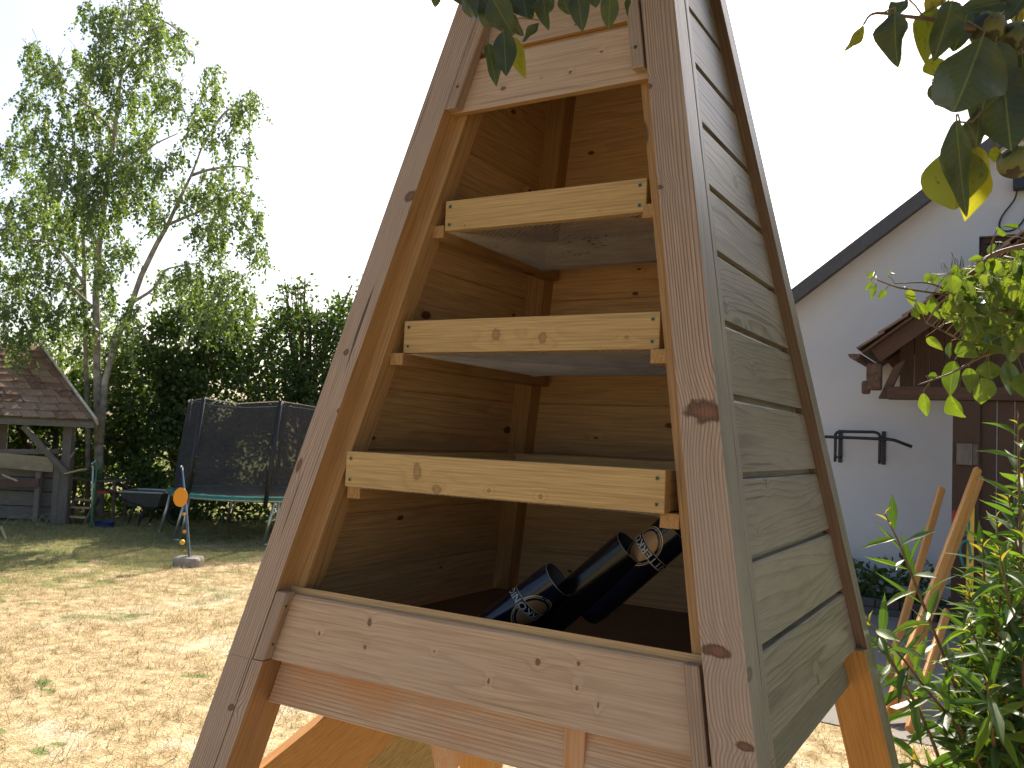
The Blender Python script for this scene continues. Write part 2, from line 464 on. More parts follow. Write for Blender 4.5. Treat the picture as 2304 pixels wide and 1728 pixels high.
def lawn_color(t):
    p = t.n('ShaderNodeNewGeometry').outputs['Position']
    sep = t.n('ShaderNodeSeparateXYZ'); t.link(p, sep.inputs[0])
    flat = t.vmul(p, (1, 1, 0.0))
    n_big = t.noise(flat, 0.33, 3.0, 0.55)
    n_mid = t.noise(flat, 1.5, 4.0, 0.6)
    n_sml = t.noise(flat, 9.0, 4.0, 0.65)
    n_fin = t.noise(flat, 70.0, 3.0, 0.6)
    straw = t.ramp(n_sml, [(0.30, (0.22, 0.155, 0.07)), (0.48, (0.42, 0.315, 0.17)), (0.68, (0.59, 0.475, 0.295))])
    sand = t.mix(n_fin, (0.52, 0.415, 0.285), (0.66, 0.56, 0.42))
    c = t.mix(t.maprange(n_mid, 0.52, 0.66, 0, 0.8, True), straw, sand)
    # greener towards the far edge of the lawn (left of the paving) and in scattered clumps
    far = t.math('ADD', t.maprange(sep.outputs[0], -10.0, -4.6, 0.5, 0.0), t.maprange(sep.outputs[1], 7.5, 4.5, 0.0, -0.05))
    gn = t.math('ADD', n_mid, far)
    green = t.ramp(n_sml, [(0.3, (0.11, 0.125, 0.03)), (0.7, (0.21, 0.22, 0.065))])
    c = t.mix(t.maprange(gn, 0.62, 0.76, 0, 0.85, True), c, green)
    cl = t.math('MULTIPLY', t.maprange(t.noise(t.vadd(flat, (31.0, 7.0, 0.0)), 2.3, 2.0), 0.66, 0.70, 0, 1, True), 0.9)
    c = t.mix(cl, c, t.mix(n_fin, (0.09, 0.13, 0.035), (0.19, 0.23, 0.075)))
    dk = t.maprange(n_fin, 0.25, 0.6, 0.62, 1.08)
    cmb = t.n('ShaderNodeCombineColor'); [t.link(dk, cmb.inputs[i]) for i in range(3)]
    return t.mix(1.0, c, cmb.outputs[0], 'MULTIPLY'), n_fin, n_sml, cl
def lawn_mat():
    t = NT('dry_lawn')
    c, nf, ns, cl = lawn_color(t)
    h = t.math('ADD', t.math('MULTIPLY', nf, 0.5), ns)
    return t.done(t.bsdf(c, 0.95, t.bump(h, 0.9, 0.03), 0.1))
def blade_mat():
    t = NT('grass_blades')
    c, nf, ns, cl = lawn_color(t)
    a = t.n('ShaderNodeAttribute', attribute_name='tint').outputs['Fac']
    dry = t.ramp(a, [(0, (0.34, 0.25, 0.12)), (0.5, (0.60, 0.48, 0.27)), (0.8, (0.76, 0.66, 0.44)), (1, (0.24, 0.26, 0.08))])
    c = t.mix(0.45, c, dry)
    c = t.mix(t.math('MULTIPLY', cl, 0.8), c, (0.15, 0.20, 0.055))
    p = t.bsdf(c, 0.6, None, 0.2)
    tr = t.n('ShaderNodeBsdfTranslucent'); t.link(c, tr.inputs[0])
    mx = t.n('ShaderNodeMixShader'); mx.inputs[0].default_value = 0.35
    t.link(p, mx.inputs[1]); t.link(tr.outputs[0], mx.inputs[2])
    return t.done(mx.outputs[0])
LAWN, BLADE = lawn_mat(), blade_mat()

def paving_mat():
    t = NT('worn_paving')
    p = t.n('ShaderNodeNewGeometry').outputs['Position']
    n = t.noise(p, 2.0, 5.0, 0.65); f = t.noise(p, 60, 3)
    c = t.mix(n, (0.15, 0.135, 0.12), (0.26, 0.235, 0.205))
    return t.done(t.bsdf(c, 0.9, t.bump(f, 0.3, 0.004), 0.2))
PAVING = paving_mat()

def net_mat():
    t = NT('black_safety_net')
    d = t.n('ShaderNodeBsdfDiffuse'); d.inputs[0].default_value = (0.065, 0.062, 0.064, 1)
    tr = t.n('ShaderNodeBsdfTransparent')
    n = t.noise(t.n('ShaderNodeTexCoord').outputs['Object'], 3.0, 3.0)
    mx = t.n('ShaderNodeMixShader'); t.link(t.maprange(n, 0.3, 0.7, 0.55, 0.74), mx.inputs[0])
    t.link(tr.outputs[0], mx.inputs[1]); t.link(d.outputs[0], mx.inputs[2])
    return t.done(mx.outputs[0])
NET = net_mat()

def pear_mat():
    t = NT('unripe_pear_skin')
    tc = t.n('ShaderNodeTexCoord').outputs['Object']
    n = t.noise(tc, 30.0, 4.0, 0.6)
    c = t.mix(t.maprange(n, 0.35, 0.65), (0.09, 0.105, 0.03), (0.17, 0.17, 0.055))
    s = t.maprange(t.noise(tc, 75.0, 1.0), 0.56, 0.60, 0, 0.9, True)
    s2 = t.maprange(t.noise(tc, 40.0, 2.0), 0.55, 0.60, 0, 0.9, True)
    c = t.mix(t.math('MAXIMUM', s, s2), c, (0.025, 0.018, 0.012))
    return t.done(t.bsdf(c, 0.45))
PEAR = pear_mat()

L_BIRCH = leaf_mat('birch_leaf', [(0, (0.09, 0.135, 0.065)), (0.5, (0.155, 0.215, 0.10)), (0.85, (0.22, 0.275, 0.125)), (1, (0.32, 0.29, 0.13))], 0.5)
L_HEDGE = leaf_mat('hazel_leaf', [(0, (0.045, 0.075, 0.026)), (0.6, (0.085, 0.13, 0.04)), (1, (0.14, 0.19, 0.06))], 0.42)
L_PEARD = leaf_mat('pear_leaf_dark', [(0, (0.036, 0.050, 0.040)), (0.6, (0.046, 0.064, 0.046)), (1, (0.062, 0.080, 0.046))], 0.30, 0.30, (2.6, 2.6, 0.35), veins=True)
L_PEARL = leaf_mat('pear_leaf_light', [(0, (0.05, 0.085, 0.026)), (0.5, (0.085, 0.13, 0.034)), (1, (0.135, 0.175, 0.042))], 0.40, 0.33, (1.7, 1.7, 0.35), veins=True)
L_PEARY = leaf_mat('pear_leaf_backlit', [(0, (0.16, 0.19, 0.035)), (0.6, (0.22, 0.23, 0.04)), (1, (0.26, 0.22, 0.045))], 0.55, 0.4, (1.7, 1.6, 0.4), veins=True)  # sun shining through the leaf is put into this bright yellow
L_PEARF = leaf_mat('pear_leaf_far', [(0, (0.030, 0.052, 0.024)), (0.6, (0.045, 0.075, 0.030)), (1, (0.075, 0.105, 0.038))], 0.34, 0.4)
L_BUSH = leaf_mat('narrow_bush_leaf', [(0, (0.034, 0.072, 0.030)), (0.6, (0.060, 0.112, 0.036)), (1, (0.12, 0.18, 0.042))], 0.42, 0.46, (1.7, 1.9, 0.3), veins=True)
L_TIP = leaf_mat('young_bush_leaf', [(0, (0.15, 0.20, 0.04)), (0.6, (0.24, 0.25, 0.05)), (1, (0.28, 0.22, 0.06))], 0.5, 0.4, (1.4, 1.3, 0.4), veins=True)

# ------------------------------------------------------------------ ground
mb = MB()
S = 400.0
mb.add([(-S, -S, 0), (S, -S, 0), (S, S, 0), (-S, S, 0)], [(0, 1, 2, 3)])
tag(mb.build('lawn', LAWN), 'dry straw coloured lawn with scattered green patches', None, None, 'structure')
mb = MB()
mb.add([(-1.35, 3.95, 0.006), (4.5, 3.55, 0.006), (4.5, 7.75, 0.006), (-1.35, 7.75, 0.006)], [(0, 1, 2, 3)])
tag(mb.build('paving', PAVING), 'grey worn paving strip in front of the house', None, None, 'structure')

def grass(name, n_tuft, xr, yr, keep=lambda x, y: True):
    xs = RNG.uniform(*xr, n_tuft); ys = RNG.uniform(*yr, n_tuft)
    k = np.array([keep(x, y) for x, y in zip(xs, ys)]); xs, ys = xs[k], ys[k]
    nb = 13; N = len(xs) * nb
    cx = np.repeat(xs, nb) + RNG.normal(0, 0.035, N); cy = np.repeat(ys, nb) + RNG.normal(0, 0.035, N)
    a = RNG.uniform(0, 2 * np.pi, N); h = RNG.uniform(0.012, 0.055, N) * np.repeat(np.where(RNG.uniform(0, 1, len(xs)) < .07, 1.9, RNG.uniform(0.5, 1.25, len(xs))), nb)
    lean = RNG.uniform(0.2, 1.6, N) * h; w = RNG.uniform(0.0015, 0.0035, N)
    la = RNG.uniform(0, 2 * np.pi, N)
    V = np.zeros((N, 3, 3), np.float32)
    V[:, 0] = np.stack([cx - np.cos(a) * w, cy - np.sin(a) * w, np.full(N, 0.001)], 1)
    V[:, 1] = np.stack([cx + np.cos(a) * w, cy + np.sin(a) * w, np.full(N, 0.001)], 1)
    V[:, 2] = np.stack([cx + np.cos(la) * lean, cy + np.sin(la) * lean, h], 1)
    tint = np.repeat(RNG.uniform(0, 0.96, N), 3)
    o = fast_mesh(name, V.reshape(-1, 3), np.arange(N * 3).reshape(-1, 3), BLADE, attr=tint)
    return tag(o, 'short dry grass blades over the lawn', None, None, 'stuff')
grass('grass', 15000, (-12.5, 1.2), (-0.3, 8.5), lambda x, y: not (x > -1.35 and y > 3.9))

# ------------------------------------------------------------------ the drying tower
Z0 = 1.185                       # box bottom above the ground
W0, D0, KS = 0.479, 0.4632, 0.2016
PH = 0.1250                      # plank height
NPL = 13
ZT = NPL * PH                    # top of the boarding (tower z)
def hw(z): return W0 - KS * z
def hd(z): return D0 - KS * z
tower = thing('drying_tower', (0, 0, 0), 'tall tapering wooden drying tower with open front on four splayed legs', 'drying tower')

SX = {'FL': (-1, -1), 'FR': (1, -1), 'RL': (-1, 1), 'RR': (1, 1)}
def tp(sx, sy, a, b, z):
    return Vector((sx * (hw(z) - a), sy * (hd(z) - b), z + Z0))
GROOVE = [(0, 0), (.0590, 0), (.0590, .004), (.0606, .004), (.0606, 0), (.088, 0), (.088, .088), (0, .088), (0, .0606), (.004, .0606), (.004, .0590), (0, .0590)]
RABBET = [(0, 0), (.060, 0), (.060, .040), (.088, .040), (.088, .088), (.040, .088), (.040, .060), (0, .060)]
def front_uv(px, py, t=0.0):
    """(tower z, |x| inset from the side, x) of the point of the front plane (inset t) seen at a photo pixel"""
    r = ray(px, py); c = CAM_C - Vector((0, 0, Z0))
    s = (-D0 + t + KS * c.z - c.y) / (r.y - KS * r.z); P = c + r * s
    return P.z, hw(P.z) - abs(P.x), P.x
def variant(base_kw, name, knots): return wood(name, fixed=knots, **base_kw)
KW_FRONT = dict(light=(0.51, 0.358, 0.262), dark=(0.165, 0.090, 0.062), freq=190, contrast=1.0, wav=0.28, knots=0.06, blotch=(0.40, 0.305, 0.245), blotch_amt=0.45, relief=0.8, knot=(0.15, 0.065, 0.035), crack=0.8, vary=0.03)
KW_BOARD = dict(light=(0.575, 0.390, 0.258), dark=(0.37, 0.205, 0.12), vary=0.03, kstr=0.8, crack=0.35, knot=(0.11, 0.045, 0.022), freq=55, contrast=0.6, wav=1.5, knots=0.0, blotch=(0.50, 0.365, 0.275), blotch_amt=0.5, relief=0.25)
KW_TRAY = dict(light=(0.52, 0.345, 0.150), dark=(0.385, 0.22, 0.08), vary=0.03, kstr=0.62, knot=(0.22, 0.12, 0.045), freq=95, contrast=0.5, wav=1.3, knots=0.0, relief=0.15)
POST_OFF = {'FL': Vector((3.0, 0.5, 0)), 'FR': Vector((8.0, 1.1, 0))}
pk = []
for key, lst in (('FR', ((1586, 924, .020, .034), (1613, 1465, .010, .024), (1675, 1681, .007, .015), (1460, 194, .006, .008), (1483, 421, .005, .008))), ('FL', ((922, 443, .014, .016), (763, 924, .006, .007), (779, 793, .007, .008), (521, 1591, .007, .009)))):
    kn = []
    for px, py, ru, rv in lst:
        z, a, x = front_uv(px, py); kn.append((z + POST_OFF[key].x, a + POST_OFF[key].y, ru, rv))
    pk.append(kn)
W_POST = {'FR': variant(KW_FRONT, 'weathered_larch_post_knots', pk[0]), 'FL': variant(KW_FRONT, 'weathered_larch_post_plain', pk[1])}
def board_knots(lst, off, zb):
    out = []
    for px, py, ru, rv in lst:
        z, a, x = front_uv(px, py, .022); out.append((x + off.x, z - zb + off.y, ru, rv))
    return out
OFF_A, OFF_B = Vector((21.0, 0.4, 0)), Vector((27.0, 0.7, 0))
W_BOARD_A = variant(KW_BOARD, 'bottom_front_board', board_knots(((832, 1401, 0.0054, 0.0078), (718, 1426, 0.0029, 0.0047), (821, 1456, 0.0032, 0.0047), (977, 1466, 0.0022, 0.0031), (1099, 1533, 0.0029, 0.0055), (1298, 1548, 0.0029, 0.0047), (1346, 1587, 0.0025, 0.0055), (1210, 1490, 0.0058, 0.0062), (1302, 1493, 0.0043, 0.0047)), OFF_A, 0.0))
W_BOARD_B = variant(KW_BOARD, 'upper_front_board', board_knots(((1133, 199, .007, .006), (1283, 162, .004, .0035), (1353, 116, .004, .0035), (1218, 175, .002, .002)), OFF_B, 1.038))
W_TRAY_K = [variant(KW_TRAY, 'top_tray_front', [(.12, -.020, .003, .002), (-.16, -.022, .004, .003)]),
            variant(KW_TRAY, 'middle_tray_front', [(-.050, .0, .013, .012), (.044, -.008, .011, .013), (.20, -.010, .005, .004)]),
            variant(KW_TRAY, 'lowest_tray_front', [(-.146, .003, .012, .016), (-.102, -.024, .012, .010), (.003, -.019, .005, .005), (.100, -.022, .005, .005)])]
def build_post(key):
    sx, sy = SX[key]
    mb = MB()
    offs = POST_OFF.get(key, Vector((random.uniform(0, 40), random.uniform(-2, 2), random.uniform(-2, 2))))
    for poly, z0, z1 in ((GROOVE, -Z0 + 0.002, 0.0), (RABBET, 0.0, ZT + 0.02)):
        n = len(poly); segs = 6
        verts, gr = [], []
        for i in range(segs + 1):
            z = z0 + (z1 - z0) * i / segs
            for a, b in poly:
                verts.append(tp(sx, sy, a, b, z)); gr.append((z + offs.x, a * 1.0 + offs.y + b * 0.55, b + offs.z))
        faces, mi = [], []
        flip = sx * sy < 0
        for i in range(segs):
            for k in range(n):
                k2 = (k + 1) % n
                f = (i * n + k, i * n + k2, (i + 1) * n + k2, (i + 1) * n + k)
                faces.append(f[::-1] if flip else f)
                (a0, b0), (a1, b1) = poly[k], poly[k2]
                m = 1
                if b0 == 0 and b1 == 0: m = 0                      # face on the front / back plane
                elif a0 == 0 and a1 == 0: m = 2                    # face on the side plane
                if key.startswith('R') and m == 0: m = 2
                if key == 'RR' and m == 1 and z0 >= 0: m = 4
                if z0 < 0 and m == 1 : m = 3
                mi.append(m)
        c0 = tuple(range(n)); c1 = tuple(segs * n + k for k in range(n))
        faces.append(c0 if flip else c0[::-1]); faces.append(c1[::-1] if flip else c1); mi += [1, 1]
        mb.add(verts, faces, mi, gr)
    return mb.build('post', [W_POST.get(key, W_FRONT), W_FRESH_BOUNCE, W_GREY, W_LEG if key == 'FL' else W_ORANGE, W_SIDE], tower, bevel=0.0022)
for k in SX: build_post(k)

PROF = [(.0410, .0024), (.0375, .0), (.0220, .0), (.0220, .1105), (.0245, .1138), (.0360, .1145), (.0360, .1250), (.0375, .1250), (.0410, .1228)]
def plank(side, z0, name, outer, endb=0.0612, gap_bevel=True, height=PH, off=None):
    """one profiled board of the cladding between two posts"""
    verts, gr = [], []
    if off is None: off = Vector((random.uniform(0, 40), random.uniform(-3, 3), random.uniform(-3, 3)))
    n = len(PROF)
    for e in (-1, 1):
        for t, dz in PROF:
            z = z0 + min(dz, height)
            if side in 'LR':
                y = e * (hd(z) - endb); x = (1 if side == 'R' else -1) * (hw(z) - t)
                gr.append((y + off.x, dz + off.y, t + off.z))
            else:
                x = e * (hw(z) - endb); y = (1 if side == 'B' else -1) * (hd(z) - t)
                gr.append((x + off.x, dz + off.y, t + off.z))
            verts.append(Vector((x, y, z + Z0)))
    faces, mi = [], []
    flip = side in 'RF'
    for k in range(n):
        k2 = (k + 1) % n
        f = (k, k2, n + k2, n + k)
        faces.append(f if not flip else f[::-1])
        ta = (PROF[k][0] + PROF[k2][0]) / 2
        mi.append(0 if (ta < 0.026 and not (k == 2 and False)) else 1)
    mi[1] = 2 if side == 'F' else 0
    if side in 'LRB': mi[3] = mi[4] = mi[5] = 0
    a, b = tuple(range(n)), tuple(range(n, 2 * n))
    faces.append(a[::-1] if not flip else a); faces.append(b if not flip else b[::-1]); mi += [1, 1]
    mb = MB(); mb.add(verts, faces, mi, gr)
    return mb.build(name, [outer, W_INNER, W_FRESH_BOUNCE], tower)
for j in range(NPL):
    for s in 'RLB':
        plank(s, j * PH, 'plank', W_GREY)
plank('F', 0.0, 'front_board', W_BOARD_A, off=OFF_A)
zf = 1.038
while zf < ZT - 0.01:
    plank('F', zf, 'front_board', W_BOARD_B if zf < 1.04 else W_BOARD, height=min(PH, ZT - zf), off=OFF_B if zf < 1.04 else None); zf += 0.1245

def batten(sx, sy, a0, a1, b0, b1, z0, z1, mats, name='batten'):
    c = [tp(sx, sy, a0, b0, z0), tp(sx, sy, a1, b0, z0), tp(sx, sy, a1, b1, z0), tp(sx, sy, a0, b1, z0),
         tp(sx, sy, a0, b0, z1), tp(sx, sy, a1, b0, z1), tp(sx, sy, a1, b1, z1), tp(sx, sy, a0, b1, z1)]
    if sx * sy < 0:
        c = [c[1], c[0], c[3], c[2], c[5], c[4], c[7], c[6]]
    mb = MB(); hexa(mb, c, 0, 2)
    return mb.build(name, mats, tower, bevel=0.002)
batten(-1, -1, .0620, .0865, -.0005, .0212, 0.001, 0.120, W_FRONT)
batten(1, -1, .0655, .0875, -.0005, .0212, -0.006, 0.119, W_FRONT)
batten(-1, -1, .0620, .0870, -.0015, .0212, 1.040, ZT, W_FRONT)
batten(1, -1, .0645, .0880, -.0015, .0212, 1.052, ZT, W_FRONT)
for sx in (-1, 1):
    batten(sx, -1, .0005, .0212, .0655, .0870, 0.001, ZT, W_GREY)

def tower_beam(side, t0, t1, z0, z1, mat):
    c = []
    for z in (z0, z1):
        for e, t in ((-1, t0), (1, t0), (1, t1), (-1, t1)):
            if side in 'FB':
                s = -1 if side == 'F' else 1
                c.append(Vector((e * (hw(z) - .0885), s * (hd(z) - t), z + Z0)))
            else:
                s = -1 if side == 'L' else 1
                c.append(Vector((s * (hw(z) - t), e * (hd(z) - .0885), z + Z0)))
    if side in 'BL':
        c = [c[1], c[0], c[3], c[2], c[5], c[4], c[7], c[6]]
    mb = MB(); hexa(mb, c, 0, 0)
    return mb.build('beam', mat, tower, bevel=0.003)
tower_beam('F', .046, .086, -.079, -.001, W_BEAM)
tower_beam('R', .047, .086, -.078, -.004, W_GREYD)
tower_beam('L', .044, .084, -.078, -.001, W_ORANGE)
tower_beam('B', .044, .084, -.078, -.001, W_ORANGE)
mb = MB(); box(mb, (0.188, -0.4300, Z0 - 0.090), (0.222, -0.385, Z0 - 0.0015), along=2)
mb.build('centre_stud', W_BEAM, tower, bevel=0.003)
mb = MB(); box(mb, (-0.425, -0.408, Z0 + 0.004), (0.425, 0.408, Z0 + 0.020))
mb.build('floor_panel', W_FLOOR, tower)
zc = ZT + 0.02
mb = MB(); box(mb, (-hw(zc) - .03, -hd(zc) - .03, Z0 + zc + .001), (hw(zc) + .03, hd(zc) + .03, Z0 + zc + .025))
mb.build('cap', W_GREY, tower, bevel=0.003)
# knee boards below the box on the left side
def left_plane_board(poly, t, thick, mat):
    P = [Vector(p) for p in poly]
    inn = []
    for y, z in poly: inn.append(Vector((-(hw(z) - t), y, z + Z0)))
    out = [p + Vector((-thick, 0, 0)) for p in inn]
    n = len(inn)
    fs = [tuple(range(n)), tuple(range(n, 2 * n))[::-1]] + [((k + 1) % n, k, n + k, n + (k + 1) % n) for k in range(n)]
    allv = inn + out
    u = (inn[1] - inn[0]).normalized()
    gr = grain_for(allv, inn[0], u, Vector((1, 0, 0)).cross(u), Vector((1, 0, 0)))
    mb = MB(); mb.add(allv, fs, 0, gr)
    return mb.build('knee_board', mat, tower, bevel=0.002)
left_plane_board([(-.47, -.231), (-.205, -.131), (-.10, -.080), (.26, -.080), (.26, -.165), (.022, -.261), (-.16, -.328), (-.47, -.45)], .090, .022, W_ORANGE)
left_plane_board([(-.107, -.335), (.052, -.270), (.184, -.330), (.275, -.470), (.18, -.52), (-.107, -.52)], .066, .020, W_ROUGH)
left_plane_board([(.18, -.30), (.20, -.35), (.34, -.50), (.39, -.475), (.45, -.40), (.46, -.30), (.46, -.10), (.18, -.10)], .044, .020, W_BEAM)
# shelf runners
RUN = [(0.792, 0.816, 0.236), (0.541, 0.564, 0.279), (0.288, 0.311, 0.323)]
for z0, z1, xo in RUN:
    for s in (-1, 1):
        yf = -(hd(z1) - .056); yb = hd(z1) - .060
        mb = MB(); x0, x1 = sorted((s * xo, s * (xo - .031)))
        box(mb, (x0, yf, Z0 + z0), (x1, yb, Z0 + z1), along=1)
        mb.build('runner', W_FRESH_BOUNCE, tower, bevel=0.0012)

def screw_at(p, n, parent, r=0.0042):
    """countersunk screw head: disc with a dark cross recess"""
    n = Vector(n).normalized(); a = n.orthogonal().normalized(); b = n.cross(a)
    mb = MB(); k = 10
    p = Vector(p)
    ring = [p + (a * math.cos(2 * math.pi * i / k) + b * math.sin(2 * math.pi * i / k)) * r + n * 0.0003 for i in range(k)]
    base = [q - n * 0.002 for q in ring]
    mb.add(ring + base, [tuple(range(k))] + [(i, k + i, k + (i + 1) % k, (i + 1) % k) for i in range(k)])
    for d1, d2 in ((a, b), (b, a)):
        q = [p + d1 * r * .62 + d2 * r * .2, p - d1 * r * .62 + d2 * r * .2, p - d1 * r * .62 - d2 * r * .2, p + d1 * r * .62 - d2 * r * .2]
        q = [v + n * (0.0006 if d1 is a else 0.0008) for v in q]
        if (q[1] - q[0]).cross(q[2] - q[1]).dot(n) < 0: q = q[::-1]
        mb.add(q, [(0, 1, 2, 3)], 1)
    return mb.build('screw', [SCREW, DARKHOLE], parent)
nf = Vector((0, -1, KS)).normalized()
for sx, a, z in ((-1, .0745, 1.085), (1, .0765, 1.092), (-1, .0745, 1.30), (1, .0765, 1.31)):
    screw_at(tp(sx, -1, a, -.0015, z) + nf * .0004, (0, -1, 0.2), tower, 0.0038)
for z in (0.028, 0.095):
    screw_at(tp(-1, -1, .0867, .011, z), (1, 0, 0), tower, 0.0032)

# ------------------------------------------------------------------ trays
def tray(z0, h, xl, xr, yf, depth, label, rot=0.0, sag=0.004, fm=None):
    T = thing('drying_tray', ((xl + xr) / 2, yf, Z0 + z0), label, 'drying tray', 'mesh bottomed drying trays in the tower')
    Rm = Matrix.Rotation(rot, 3, 'Z'); pv = Vector(((xl + xr) / 2, yf, 0))
    def fin(mb):
        mb.v = [Rm @ (p - pv) + pv for p in mb.v]; return mb
    th = 0.021
    mb = MB(); box(mb, (xl, yf, Z0 + z0), (xr, yf + th, Z0 + z0 + h), along=0, off=Vector((0, 0, 0))); fin(mb).build('front_board', fm or W_TRAY, T, bevel=0.0012)
    mb = MB(); box(mb, (xl, yf + depth - th, Z0 + z0), (xr, yf + depth, Z0 + z0 + h), along=0); fin(mb).build('back_board', W_TRAY, T, bevel=0.0012)
    for x in (xl, xr - th):
        mb = MB(); box(mb, (x + .0003, yf + th + .0005, Z0 + z0 + .001), (x + th - .0003, yf + depth - th - .0005, Z0 + z0 + h - .001), along=1)
        fin(mb).build('side_board', W_TRAY, T, bevel=0.0012)
    # welded wire mesh under the frame: two crossing sets of diagonal wires
    mb = MB(); sp = 0.0125; r = 0.00050
    X0, X1, Y0, Y1 = xl + .004, xr - .004, yf + .006, yf + depth - .004
    for sgn in (1, -1):
        cmin, cmax = (Y0 - sgn * X1, Y1 - sgn * X0) if sgn > 0 else (Y0 + X0, Y1 + X1)
        c = cmin + sp / 2
        while c < cmax:
            pts = []
            for X in (X0, X1):
                Y = sgn * X + c
                if Y0 <= Y <= Y1: pts.append((X, Y))
            for Y in (Y0, Y1):
                X = (Y - c) / sgn
                if X0 < X < X1: pts.append((X, Y))
            if len(pts) == 2 and (Vector(pts[0]) - Vector(pts[1])).length > 0.01:
                zz = Z0 + z0 - 0.0012 - (0.0009 if sgn > 0 else 0)
                A, B = Vector((*pts[0], zz)), Vector((*pts[1], zz)); Mx = (A + B) / 2 - Vector((0, 0, sag))
                tube(mb, [A, Mx, B], r, 3, caps=False)
            c += sp
    fin(mb).build('wire_mesh', WIRE, T)
    for x in (xl + 0.011, xr - 0.012):
        for dz in (0.2, 0.8):
            p = Rm @ (Vector((x, yf - 0.0002, 0)) - pv) + pv
            screw_at((p.x, p.y, Z0 + z0 + h * dz), (0, -1, 0), T, 0.0043)
    return T
tray(0.8045, 0.0585, -0.2035, 0.2085, -0.2385, 0.40, 'top and smallest pale wooden drying tray with wire mesh bottom', 0.012, fm=W_TRAY_K[0])
tray(0.5645, 0.0605, -0.2530, 0.2600, -0.2870, 0.50, 'middle pale wooden drying tray with two knots near its centre', fm=W_TRAY_K[1])
tray(0.3115, 0.0640, -0.3065, 0.3085, -0.3700, 0.60, 'lowest and widest pale wooden drying tray above the dark cans', fm=W_TRAY_K[2])

# ------------------------------------------------------------------ cans
def wrap(verts, base, ax, rad_dir, r):
    """(s, axial, lift) -> point on the can; s is arc length, 0 at rad_dir, positive = right seen from outside with -axis up"""
    tang = ax.cross(rad_dir).normalized()
    out = []
    for s, a, l in verts:
        th = s / r
        out.append(base + ax * a + (rad_dir * math.cos(th) + tang * math.sin(th)) * (r + l))
    return out

def text_mesh(body, size):
    cu = bpy.data.curves.new('lettering', 'FONT'); cu.body = body; cu.size = size; cu.resolution_u = 2
    cu.align_x = 'CENTER'; cu.space_character = 1.04; cu.offset = size * 0.012
    ob = bpy.data.objects.new('lettering', cu); COL.objects.link(ob)
    dg = bpy.context.evaluated_depsgraph_get(); dg.update()
    me = bpy.data.meshes.new_from_object(ob.evaluated_get(dg))
    vs = [v.co.copy() for v in me.vertices]; fs = [tuple(p.vertices) for p in me.polygons]
    bpy.data.objects.remove(ob); bpy.data.curves.remove(cu); bpy.data.meshes.remove(me)
    return vs, fs

